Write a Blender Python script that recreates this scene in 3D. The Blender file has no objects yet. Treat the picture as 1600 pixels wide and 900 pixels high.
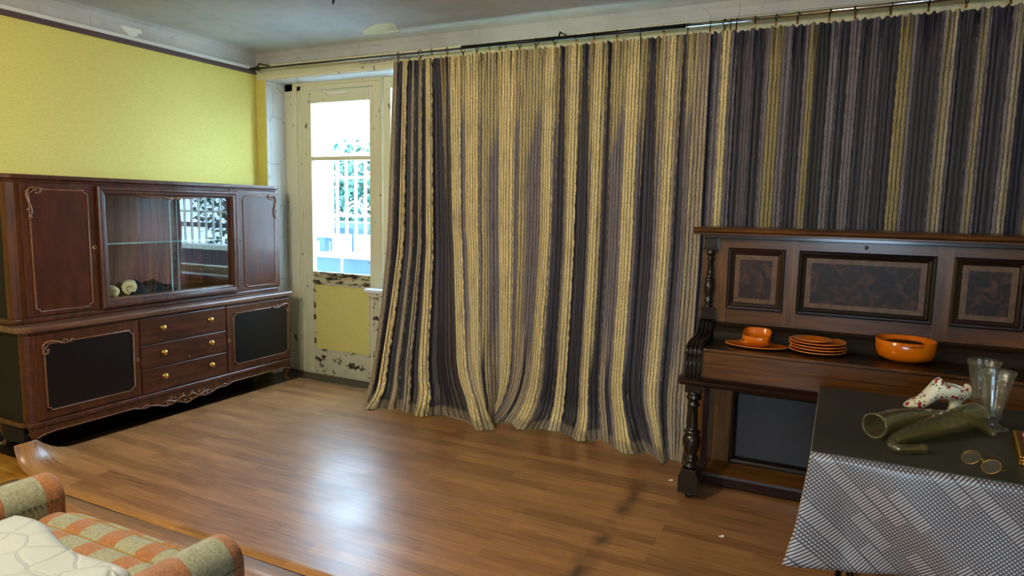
import bpy, bmesh, math, random
import numpy as np
from mathutils import Vector, Matrix
rnd = random.Random(7)
PI = math.pi
C = bpy.context.scene.collection
SC = bpy.context.scene

# ------------------------------------------------------------------ camera
yaw, pitch, roll = .455702, .119891, .0197809
fw = Vector((-math.sin(yaw)*math.cos(pitch), math.cos(yaw)*math.cos(pitch), -math.sin(pitch)))
r0 = Vector((math.cos(yaw), math.sin(yaw), 0)); u0 = r0.cross(fw)
rt = r0*math.cos(roll)+u0*math.sin(roll); up = -r0*math.sin(roll)+u0*math.cos(roll)
cd = bpy.data.cameras.new('camera'); cam = bpy.data.objects.new('camera', cd); C.objects.link(cam)
cam.matrix_world = Matrix(((rt.x, up.x, -fw.x, 0), (rt.y, up.y, -fw.y, 0), (rt.z, up.z, -fw.z, 1.4), (0, 0, 0, 1)))
cd.sensor_width = 36; cd.lens = 1044.48/1600*36; cd.clip_start = .02
SC.camera = cam

# ------------------------------------------------------------------ sky, lights, exposure
w = bpy.data.worlds.new('sky'); SC.world = w; w.use_nodes = True
bg = w.node_tree.nodes['Background']; bg.inputs[0].default_value = (.50, .75, 1, 1); bg.inputs[1].default_value = 22
SC.view_settings.view_transform = 'Standard'; SC.view_settings.look = 'None'
SC.view_settings.exposure = 0.0; SC.view_settings.gamma = 1; SC.view_settings.use_curve_mapping = False

def area(name, loc, target, sx, sy, power, color, portal=False, spread=PI):
    l = bpy.data.lights.new(name, 'AREA'); l.shape = 'RECTANGLE'; l.size = sx; l.size_y = sy
    l.energy = power; l.color = color; l.spread = spread
    if portal: l.cycles.is_portal = True
    o = bpy.data.objects.new(name, l); C.objects.link(o); o.location = loc
    o.rotation_euler = (Vector(target)-Vector(loc)).to_track_quat('-Z', 'Y').to_euler()
    return o
area('door_daylight_portal', (-3.55, 4.5, 1.55), (-3.55, 0, 1.55), .95, 1.6, 1, (1, 1, 1), True)
area('window_daylight_portal', (-1.9, 4.5, 1.55), (-1.9, 0, 1.55), 2.4, 1.6, 1, (1, 1, 1), True)
# daylight through the window in the wall behind the camera
area('rear_window_daylight', (0.30, -2.93, 1.52), (0.0, 4, 1.45), .56, 1.08, 22, (.66, .80, 1.0))
# warm bulb of the ceiling lamp
pl = bpy.data.lights.new('ceiling_lamp_bulb', 'POINT'); pl.energy = 180; pl.color = (1.0, .82, .56); pl.shadow_soft_size = .12
po = bpy.data.objects.new('ceiling_lamp_bulb', pl); C.objects.link(po); po.location = (-1.95, .3, 2.2)

# ------------------------------------------------------------------ materials
def hx(s, k=1.0):
    s = s.lstrip('#'); v = [int(s[i:i+2], 16)/255 for i in (0, 2, 4)]
    return tuple((x/12.92 if x <= .04045 else ((x+.055)/1.055)**2.4)*k for x in v)+(1,)
class NT:
    def __init__(s, name):
        s.m = bpy.data.materials.new(name); s.m.use_nodes = True; s.t = s.m.node_tree
        s.b = s.t.nodes['Principled BSDF']
    def n(s, typ, ins=None, **kw):
        x = s.t.nodes.new('ShaderNode'+typ)
        for k, v in kw.items(): setattr(x, k, v)
        for k, v in (ins or {}).items():
            if isinstance(v, bpy.types.NodeSocket): s.t.links.new(v, x.inputs[k])
            else: x.inputs[k].default_value = v
        return x
    def link(s, a, b): s.t.links.new(a, b)
    def set(s, k, v):
        if isinstance(v, bpy.types.NodeSocket): s.link(v, s.b.inputs[k])
        else: s.b.inputs[k].default_value = v
    def co(s, scale=(1, 1, 1), src='Object', rot=(0, 0, 0), loc=(0, 0, 0)):
        tc = s.n('TexCoord'); mp = s.n('Mapping', {'Vector': tc.outputs[src], 'Scale': scale, 'Rotation': rot, 'Location': loc})
        return mp.outputs[0]
    def geo(s, scale=(1, 1, 1)):
        g = s.n('NewGeometry'); return s.n('Mapping', {'Vector': g.outputs['Position'], 'Scale': scale}).outputs[0]
    def noise(s, v, sc=5, det=3, rough=.5, dist=0):
        return s.n('TexNoise', {'Vector': v, 'Scale': sc, 'Detail': det, 'Roughness': rough, 'Distortion': dist}).outputs[0]
    def math(s, op, a, b=0.0, c=0.0):
        return s.n('Math', {0: a, 1: b, 2: c}, operation=op).outputs[0]
    def ramp(s, f, stops, interp='LINEAR'):
        r = s.n('ValToRGB', {0: f}); cr = r.color_ramp; cr.interpolation = interp
        while len(cr.elements) < len(stops): cr.elements.new(.5)
        for e, (p, c) in zip(cr.elements, stops): e.position = p; e.color = c if len(c) == 4 else (*c, 1)
        return r.outputs[0]
    def mix(s, f, a, b, mode='MIX'):
        x = s.n('Mix', data_type='RGBA', blend_type=mode)
        for i, v in ((0, f), (6, a), (7, b)):
            if isinstance(v, bpy.types.NodeSocket): s.link(v, x.inputs[i])
            else: x.inputs[i].default_value = v
        return x.outputs[2]
    def bump(s, h, strength=.3, dist=.01):
        s.set('Normal', s.n('Bump', {'Height': h, 'Strength': strength, 'Distance': dist}).outputs[0])
def plain(name, col, rough=.5, metal=0, coat=0, spec=.5):
    m = NT(name); m.set('Base Color', hx(col) if isinstance(col, str) else col); m.set('Roughness', rough); m.set('Metallic', metal)
    m.set('Coat Weight', coat); m.set('Specular IOR Level', spec)
    v = m.co((1, 1, 1)); m.bump(m.noise(v, 60, 3), .08, .002)
    return m.m
def wood(name, c1, c2, stretch=(30, 30, 2.2), rough=.34, coat=.12, bump=.06, blot=.35, c3=None):
    m = NT(name); v = m.geo(stretch); f = m.noise(v, 1.6, 5, .6, .6)
    big = m.noise(m.geo((1.5, 1.5, 1.5)), 2.2, 3)
    col = m.ramp(f, [(.3, hx(c1)), (.68, hx(c2))])
    col = m.mix(m.math('MULTIPLY', m.ramp(big, [(.35, (0, 0, 0, 1)), (.7, (1, 1, 1, 1))]), blot), col, hx(c3 or c1, .6))
    m.set('Base Color', col); m.set('Roughness', rough); m.set('Coat Weight', coat); m.set('Coat Roughness', .12); m.set('Specular IOR Level', .35)
    m.bump(f, bump, .004); return m.m
M = {}
M['cab'] = wood('sideboard_walnut', '#33180d', '#5e3520', (26, 14, 2.0), rough=.36, coat=.3)
M['cabh'] = wood('sideboard_walnut_drawer', '#2e150d', '#572f1c', (26, 2.2, 22), rough=.36, coat=.3)
M['cabred'] = wood('mahogany_panel', '#37180f', '#542819', (20, 12, 3), rough=.32, coat=.35)
M['cabblack'] = wood('ebonised_panel', '#07070b', '#0e0d13', (20, 12, 3), rough=.35, coat=.3)
M['cabtop'] = wood('worn_top_wood', '#4a3026', '#7c5a45', (20, 2, 20), rough=.3, coat=.4)
M['cabside'] = wood('shaded_side_veneer', '#100d0a', '#1d1813', (14, 14, 2), rough=.75, coat=0)  # darker copy of the walnut, the side's shade put into its colour
M['carve'] = wood('carved_beading', '#5d3b26', '#8a6245', (30, 30, 30), rough=.35, coat=.3)
M['cabin'] = wood('ribbon_veneer', '#4a231a', '#93553f', (30, 26, .8), rough=.4, coat=.2, blot=.15)
M['piano'] = wood('piano_walnut', '#40260e', '#6e451d', (2.0, 16, 22), rough=.30, coat=.12)
M['pianov'] = wood('piano_walnut_upright', '#472d12', '#785022', (22, 16, 2.0), rough=.30, coat=.12)
M['border'] = wood('inlay_border', '#4a321b', '#71502c', (22, 16, 22), rough=.42, coat=0)
M['pianodk'] = wood('piano_ebonised', '#0f0b0b', '#1d1413', (8, 8, 8), rough=.28, coat=.5)
M['pianored'] = wood('piano_dark_moulding', '#150c0c', '#2c1412', (3, 8, 20), rough=.28, coat=.45)
M['lidtop'] = wood('piano_fallboard', '#14110d', '#2a1f16', (2, 12, 20), rough=.3, coat=.4)
M['oldboard'] = wood('ochre_floorboard', '#8a5a1c', '#b5842f', (2, 25, 10), rough=.45, coat=.1)
M['stick'] = wood('bare_stick', '#b9b9b0', '#deded6', (9, 9, 9))

m = NT('burl_inlay'); v = m.geo((1, 1, 1)); f = m.noise(v, 16, 6, .65, 1.2)
g = m.n('TexVoronoi', {'Vector': m.geo((1, .3, 1)), 'Scale': 22.0}).outputs[0]
m.set('Base Color', m.mix(m.math('MULTIPLY', g, .4), m.ramp(f, [(.32, hx('#120b08')), (.5, hx('#2c1a10')), (.66, hx('#5a3820'))]), hx('#1a1410')))
m.set('Roughness', .42); m.set('Specular IOR Level', .25); M['burl'] = m.m

def wall_mat(name, c1, c2, fine=(3, 3, 60), rough=.75, stain=.25):
    m = NT(name); f = m.noise(m.geo(fine), 4, 4, .6); b = m.noise(m.geo((1, 1, 1)), 1.3, 4, .6)
    col = m.mix(m.ramp(f, [(.35, (0, 0, 0, 1)), (.65, (1, 1, 1, 1))]), hx(c1), hx(c2))
    col = m.mix(m.math('MULTIPLY', m.ramp(b, [(.45, (0, 0, 0, 1)), (.75, (1, 1, 1, 1))]), stain), col, hx(c1, .72))
    m.set('Base Color', col); m.set('Roughness', rough); m.bump(f, .12, .003); return m.m
M['wallpaper'] = wall_mat('yellow_wallpaper', '#cbbf60', '#d8cc70', (14, 14, 60))
M['wallpaper2'] = wall_mat('yellow_oilcloth_panel', '#d3cd74', '#dad483', (14, 14, 40))
M['back'] = wall_mat('rear_wall_paper', '#a39c5e', '#b0a96a')
m = NT('aged_whitewash'); b = m.noise(m.geo((1, 1, 1)), 1.6, 5, .62); cr = m.n('TexVoronoi', {'Vector': m.geo((1, 1, .6)), 'Scale': 2.2}, feature='DISTANCE_TO_EDGE').outputs[0]
wv = m.noise(m.geo(), 9, 3); crk = m.ramp(m.math('ADD', cr, m.math('MULTIPLY', wv, .03)), [(.014, (1, 1, 1, 1)), (.02, (0, 0, 0, 1))])
col = m.ramp(b, [(.3, hx('#9a9993')), (.55, hx('#b0b1b0')), (.75, hx('#bdbcb3'))])
m.set('Base Color', m.mix(m.math('MULTIPLY', crk, .35), col, hx('#6a675c'))); m.set('Roughness', .8); m.bump(b, .3, .02); M['ceiling'] = m.m
M['plaster'] = wall_mat('cream_plaster', '#c9c49a', '#d5d0ab', (10, 10, 10))
m = NT('cracked_white_plaster'); v = m.geo((5, 5, 2.2)); cr = m.n('TexVoronoi', {'Vector': v, 'Scale': 1.6}, feature='DISTANCE_TO_EDGE').outputs[0]
wv = m.noise(m.geo(), 14, 3); crk = m.ramp(m.math('ADD', cr, m.math('MULTIPLY', wv, .06)), [(.035, (1, 1, 1, 1)), (.05, (0, 0, 0, 1))])
m.set('Base Color', m.mix(m.math('MULTIPLY', crk, .5), hx('#ccd0d2'), hx('#8b8f96'))); m.set('Roughness', .7); m.bump(m.math('SUBTRACT', 1, crk), .4, .004); M['reveal'] = m.m

def peel(name, base, under='#3a2c1c', lo=.60, hi=.625, sc=(9, 9, 5), bands=None):
    m = NT(name); f = m.noise(m.geo(sc), 1.6, 6, .7); dirt = m.noise(m.geo((2, 2, 2)), 2, 4)
    chip = m.ramp(f, [(lo, (0, 0, 0, 1)), (hi, (1, 1, 1, 1))])
    base_c = m.mix(m.math('MULTIPLY', dirt, .35), hx(base), hx(base, .68))
    m.set('Base Color', m.mix(chip, base_c, hx(under))); m.set('Roughness', .5)
    m.bump(m.math('SUBTRACT', 1, chip), .5, .004); return m.m
M['cream'] = peel('peeling_cream_paint', '#dad6b4', lo=.64, hi=.655)
M['creamworn'] = peel('badly_flaked_cream_paint', '#c4c09c', lo=.50, hi=.53, sc=(5, 9, 22))
M['creamchip'] = peel('chipped_cream_paint', '#cfcdb4', lo=.56, hi=.58, sc=(7, 9, 12))
M['whitepaint'] = peel('white_gloss_sill_paint', '#dfe4ea', lo=.72, hi=.74)
M['railtop'] = plain('white_rail_moulding', '#c9cbc8', .5)
M['railface'] = plain('purple_brown_rail_face', '#4c3a3e', .5)
M['extwhite'] = plain('balcony_white', '#eef2f5', .6)
M['extblue'] = plain('balcony_blue_paint', '#16385a', .6)
M['extgrey'] = plain('dark_gap', '#0b161c', .7)
M['ground'] = wall_mat('yard_ground', '#7b8474', '#8f9888')

# printed plank linoleum
m = NT('plank_print_linoleum'); v = m.geo((1, 1, 1))
br = m.n('TexBrick', {'Vector': v, 'Scale': 1.0, 'Mortar Size': .0012, 'Brick Width': .62, 'Row Height': .072, 'Bias': 0.0, 'Color1': (0, 0, 0, 1), 'Color2': (1, 1, 1, 1), 'Mortar': (.2, .2, .2, 1)})
br.offset = .37; br.squash = 1
gr = m.noise(m.geo((2.6, 46, 1)), 1.7, 5, .65, .5)
col = m.mix(m.ramp(gr, [(.3, (0, 0, 0, 1)), (.7, (1, 1, 1, 1))]), hx('#6a4526'), hx('#c18d5a'))
col = m.mix(.38, col, m.mix(br.outputs[0], hx('#66432a'), hx('#c28f5c')))
wear = m.noise(m.geo((1, 1, 1)), 1.5, 4, .6)
col = m.mix(m.math('MULTIPLY', m.ramp(wear, [(.4, (0, 0, 0, 1)), (.75, (1, 1, 1, 1))]), .3), col, hx('#4d2f1b'))
# grimy diagonal scuff between (-.80,3.25) and (-.85,2.25), broken up by noise
sx = m.n('SeparateXYZ', {0: m.n('NewGeometry').outputs['Position']})
wob = m.math('MULTIPLY', m.math('SUBTRACT', m.noise(m.geo(), 5, 3), .5), .10)
d = m.math('ABSOLUTE', m.math('ADD', m.math('ADD', sx.outputs[0], .83), wob))
line = m.ramp(m.math('DIVIDE', d, .06), [(0, (1, 1, 1, 1)), (1, (0, 0, 0, 1))])
ywin = m.ramp(m.math('DIVIDE', sx.outputs[1], 4), [(.45, (0, 0, 0, 1)), (.55, (1, 1, 1, 1)), (.78, (1, 1, 1, 1)), (.84, (0, 0, 0, 1))])
blob = m.ramp(m.noise(m.geo((3, 3, 3)), 2.2, 3), [(.35, (.1, .1, .1, 1)), (.6, (1, 1, 1, 1))])
stain = m.math('MULTIPLY', m.math('MULTIPLY', line, ywin), m.math('MULTIPLY', blob, .75))
col = m.mix(stain, col, hx('#1b1a1c'))
m.set('Base Color', col); m.set('Roughness', m.ramp(wear, [(.3, (.27,)*3), (.7, (.40,)*3)])); m.set('Specular IOR Level', .7)
m.bump(m.math('ADD', m.math('MULTIPLY', m.noise(m.geo(), 3.5, 2), 2.0), m.math('MULTIPLY', gr, .12)), .16, .012); M['lino'] = m.m

M['brass'] = plain('aged_brass', '#c79a52', .3, 1)
M['brassdk'] = plain('tarnished_brass', '#7d6238', .4, 1)
M['rod'] = plain('grey_steel_rod', '#5c5f62', .28, .9)
M['roddark'] = plain('black_ring_metal', '#17161a', .35, .8)
M['chrome'] = plain('chrome_tube', '#b9bcc0', .18, 1)
M['blackmetal'] = plain('black_table_leg', '#131315', .35, .4)
M['orange'] = plain('orange_glaze', '#d26a06', .18); M['orangerim'] = plain('pale_glaze_rim', '#ea9648', .25)
M['cream_roll'] = plain('cream_paper_roll', '#d9d4ae', .8)
M['blackcloth'] = plain('black_velvet_cloth', '#050507', .9)
M['gold'] = plain('gilt_filigree', '#d0a650', .3, 1)
M['ruby'] = plain('ruby_enamel', '#7a1238', .2, 0, .6)
M['gem'] = plain('clear_gem', '#e6dce4', .08, 0, 1)
M['screwhole'] = plain('black_keyhole', '#050505', .8)
M['escut'] = plain('brass_escutcheon', '#d3b878', .3, 1)
M['trunk'] = wood('tree_bark', '#3a3226', '#5c5140')
M['kettle'] = plain('black_handle', '#101214', .4)

def glass(name, col, rough=.02, ior=1.45):
    m = NT(name); m.set('Base Color', col); m.set('Transmission Weight', 1.0); m.set('Roughness', rough); m.set('IOR', ior); return m.m
def clearglass(name, tint, body, k, am, pw):
    m = NT(name); t = m.t; out = t.nodes['Material Output']
    m.set('Base Color', body); m.set('Roughness', .05); m.set('Specular IOR Level', .9)
    lw = m.n('LayerWeight', {'Blend': .35}).outputs['Facing']
    f = m.math('MULTIPLY_ADD', m.math('POWER', lw, pw), am, k)
    bmp = m.n('Bump', {'Height': m.noise(m.geo((1, 1, 1)), 150, 2), 'Strength': .45, 'Distance': .003}).outputs[0]; m.set('Normal', bmp)
    tr = m.n('BsdfTransparent', {'Color': tint}); mx = m.n('MixShader', {0: f, 1: tr.outputs[0], 2: m.b.outputs[0]})
    bf = m.n('NewGeometry').outputs['Backfacing']; fr = m.n('Fresnel', {'IOR': m.math('MULTIPLY_ADD', bf, 1/1.5-1.5, 1.5), 'Normal': bmp}).outputs[0]
    gl = m.n('BsdfGlossy', {'Roughness': .06, 'Normal': bmp}); m2 = m.n('MixShader', {0: m.math('MULTIPLY_ADD', fr, 1.1, .04), 1: mx.outputs[0], 2: gl.outputs[0]})
    t.links.new(m2.outputs[0], out.inputs[0]); return m.m
M['glass_olive'] = clearglass('olive_tinted_glass', (.90, .88, .72, 1), hx('#9c9872'), .05, .32, 2.5)
M['glass_clear'] = clearglass('clear_pressed_glass', (.97, .99, .98, 1), hx('#b9c3c2'), .01, .35, 4)
M['lens'] = clearglass('spectacle_lens', (.95, .95, .93, 1), hx('#8a8676'), .05, .5, 3)
def pane(name, tint, ior=1.5, boost=1.0):
    m = NT(name); t = m.t; out = t.nodes['Material Output']; t.nodes.remove(m.b)
    bf = m.n('NewGeometry').outputs['Backfacing']
    fr = m.n('Fresnel', {'IOR': m.math('MULTIPLY_ADD', bf, 1/ior-ior, ior)}).outputs[0]
    tr = m.n('BsdfTransparent', {'Color': tint}); gl = m.n('BsdfGlossy', {'Roughness': .01, 'Color': (1, 1, 1, 1)})
    mx = m.n('MixShader', {0: m.math('MULTIPLY', fr, boost), 1: tr.outputs[0], 2: gl.outputs[0]}); t.links.new(mx.outputs[0], out.inputs[0]); return m.m
M['pane'] = pane('window_glass', (.97, .99, 1, 1))
M['panecab'] = pane('cabinet_sliding_glass', (.95, .97, .96, 1), 1.5, 1.0)
M['paneedge'] = plain('ground_glass_edge', '#9fc9cf', .2)

# curtain velvet: stripe colours come from the cloth's own colour attribute
m = NT('striped_crushed_velvet'); ca = m.n('Attribute', attribute_name='Col').outputs[0]
uv = m.n('UVMap').outputs[0]; sp = m.n('SeparateXYZ', {0: uv})
u = m.math('MULTIPLY', sp.outputs[0], 1/.0205); cell = m.math('FLOOR', u)
nv = m.n('CombineXYZ', {0: m.math('MULTIPLY', cell, 3.7), 1: m.math('MULTIPLY', sp.outputs[1], 22)}).outputs[0]
wob = m.math('MULTIPLY', m.math('SUBTRACT', m.noise(nv, 1, 2), .5), .9)
nv2 = m.n('CombineXYZ', {0: 3.1, 1: m.math('MULTIPLY', sp.outputs[1], 22)}).outputs[0]
wob2 = m.math('MULTIPLY', m.math('SUBTRACT', m.noise(nv2, 1, 2), .5), .5)
fr = m.math('FRACT', m.math('ADD', u, wob2)); h = m.math('ABSOLUTE', m.math('SUBTRACT', fr, .5))
hh = m.math('ADD', h, m.math('MULTIPLY', wob, .12))
line = m.ramp(hh, [(.35, (0, 0, 0, 1)), (.43, (1, 1, 1, 1))])
crush = m.noise(m.n('CombineXYZ', {0: m.math('MULTIPLY', sp.outputs[0], 260), 1: m.math('MULTIPLY', sp.outputs[1], 70)}).outputs[0], 1, 4, .7)
fine = m.ramp(crush, [(.3, (.45,)*3+(1,)), (.7, (1.5,)*3+(1,))])
stk = m.noise(m.n('CombineXYZ', {0: m.math('MULTIPLY', sp.outputs[0], 330), 1: m.math('MULTIPLY', sp.outputs[1], 5)}).outputs[0], 1, 2, .6)
fine = m.mix(1.0, fine, m.ramp(stk, [(.33, (.30,)*3+(1,)), (.47, (1.0,)*3+(1,)), (.7, (1.25,)*3+(1,))]), 'MULTIPLY')
col = m.mix(1.0, ca, fine, 'MULTIPLY'); col = m.mix(m.math('MULTIPLY', line, .86), col, (.006, .005, .009, 1))
m.set('Base Color', col); m.set('Roughness', .42); m.set('Specular IOR Level', .55); m.set('Sheen Weight', .2); m.set('Sheen Roughness', .35); m.set('Sheen Tint', (.85, .85, 1, 1))
prof = m.math('MULTIPLY', m.math('SUBTRACT', .25, m.math('MULTIPLY', hh, hh)), 4)
m.bump(m.math('ADD', prof, m.math('MULTIPLY', crush, .8)), .7, .006); M['curtain'] = m.m

# band fabric of the armchair
def bands(name, axis, off, per, frac):
    m = NT(name); g = m.n('NewGeometry').outputs['Position']; s = m.n('SeparateXYZ', {0: g})
    c = m.math('FRACT', m.math('DIVIDE', m.math('SUBTRACT', s.outputs[axis], off), per))
    k = m.math('LESS_THAN', c, frac); f = m.noise(m.geo((1, 1, 1)), 120, 3); dirt = m.noise(m.geo((1, 1, 1)), 7, 4, .6)
    fz = m.ramp(f, [(.3, (.7,)*3+(1,)), (.7, (1.25,)*3+(1,))])
    col = m.mix(k, hx('#8b5a32'), hx('#82856f')); col = m.mix(1, col, fz, 'MULTIPLY')
    col = m.mix(m.math('MULTIPLY', m.ramp(dirt, [(.55, (0, 0, 0, 1)), (.72, (1, 1, 1, 1))]), .6), col, hx('#3f3a34'))
    m.set('Base Color', col); m.set('Roughness', .9); m.set('Sheen Weight', .3); m.bump(f, .5, .003); return m.m
M['bandx'] = bands('terracotta_and_grey_seat_fabric', 0, -2.07, .156, .56)
M['bandy'] = bands('terracotta_and_grey_arm_fabric', 1, 1.015, .215, .52)
M['thread'] = plain('yellow_stitching', '#a8873c', .8)
M['threaddk'] = plain('dark_stitching', '#2a2622', .8)

m = NT('quilted_ivory_cover'); v = m.geo((1, 1, 1)); vv = m.n('VectorMath', {0: v, 1: m.n('Mapping', {'Vector': m.n('TexNoise', {'Vector': v, 'Scale': 7.0}).outputs[1], 'Scale': (.06,)*3}).outputs[0]}, operation='ADD').outputs[0]
ed = m.n('TexVoronoi', {'Vector': vv, 'Scale': 10.0, 'Randomness': .8}, feature='DISTANCE_TO_EDGE').outputs[0]
q = m.ramp(ed, [(0, (0, 0, 0, 1)), (.10, (1, 1, 1, 1))], 'EASE')
m.set('Base Color', m.mix(m.ramp(ed, [(0, (1, 1, 1, 1)), (.014, (0, 0, 0, 1))]), hx('#a2aaae'), hx('#8b9192'))); m.set('Roughness', .7)
m.bump(m.math('ADD', q, m.math('MULTIPLY', m.noise(v, 14, 3), .5)), .4, .014); M['quilt'] = m.m

# silver jacquard tablecloth, pattern at 45 degrees
m = NT('silver_jacquard'); uv = m.n('UVMap').outputs[0]
mp = m.n('Mapping', {'Vector': uv, 'Rotation': (0, 0, PI/4), 'Scale': (1, 1, 1)}).outputs[0]; s = m.n('SeparateXYZ', {0: mp})
P = .0078
a = m.math('DIVIDE', s.outputs[0], P); b = m.math('DIVIDE', s.outputs[1], P)
fa = m.math('ABSOLUTE', m.math('SUBTRACT', m.math('FRACT', a), .5)); fb = m.math('ABSOLUTE', m.math('SUBTRACT', m.math('FRACT', b), .5))
dots = m.math('LESS_THAN', m.math('MAXIMUM', fa, fb), .30)
bars = m.math('LESS_THAN', fa, .27)
K = 5
ca_ = m.math('FLOOR', m.math('DIVIDE', a, K)); cb_ = m.math('FLOOR', m.math('DIVIDE', b, K))
wn = m.n('TexWhiteNoise', {'Vector': m.n('CombineXYZ', {0: m.math('FLOOR', m.math('DIVIDE', m.math('ADD', ca_, m.math('MULTIPLY', cb_, 2)), 3)), 1: cb_}).outputs[0]}).outputs[0]
sel = m.math('GREATER_THAN', wn, .60)
gap = m.math('LESS_THAN', m.math('ABSOLUTE', m.math('SUBTRACT', m.math('FRACT', m.math('DIVIDE', b, K)), .5)), .46)
pat = m.mix(sel, dots, m.math('MULTIPLY', bars, gap)); 
m.set('Base Color', m.mix(pat, hx('#35343d'), hx('#aaa9ad'))); m.set('Roughness', .36); m.set('Specular IOR Level', .6); m.set('Sheen Weight', .1)
m.bump(pat, .25, .001); M['cloth'] = m.m
m = NT('dark_oilcloth'); f = m.noise(m.geo((1, 1, 1)), 3, 4, .6)
m.set('Base Color', m.ramp(f, [(.3, hx('#262720')), (.7, hx('#36372e'))])); m.set('Roughness', .5); m.bump(m.noise(m.geo(), 90, 3), .1, .002); M['oil'] = m.m

m = NT('painted_porcelain'); v = m.co((1, 1, 1)); vo = m.n('TexVoronoi', {'Vector': v, 'Scale': 62.0}); d = vo.outputs['Distance']
rc = m.n('SeparateColor', {0: vo.outputs['Color']}).outputs[0]
spot = m.math('LESS_THAN', d, .40); kind = m.math('GREATER_THAN', rc, .5)
lf = m.math('LESS_THAN', m.n('TexVoronoi', {'Vector': v, 'Scale': 95.0}).outputs['Distance'], .3)
col = m.mix(m.math('MULTIPLY', lf, m.math('GREATER_THAN', m.noise(v, 22, 2), .42)), hx('#e2e2cc'), hx('#39503a'))
col = m.mix(m.math('MULTIPLY', spot, kind), col, hx('#9c2748')); m.set('Base Color', col); m.set('Roughness', .15); m.set('Coat Weight', .5); M['porcelain'] = m.m
M['porcplain'] = plain('ivory_porcelain', '#dedfd0', .15, 0, .5)

m = NT('leaves'); f = m.noise(m.geo(), 4, 2); m.set('Base Color', m.ramp(f, [(.3, hx('#12302a')), (.7, hx('#3f7a68'))])); m.set('Roughness', .6)
m.set('Transmission Weight', .0); M['leaf'] = m.m

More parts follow.
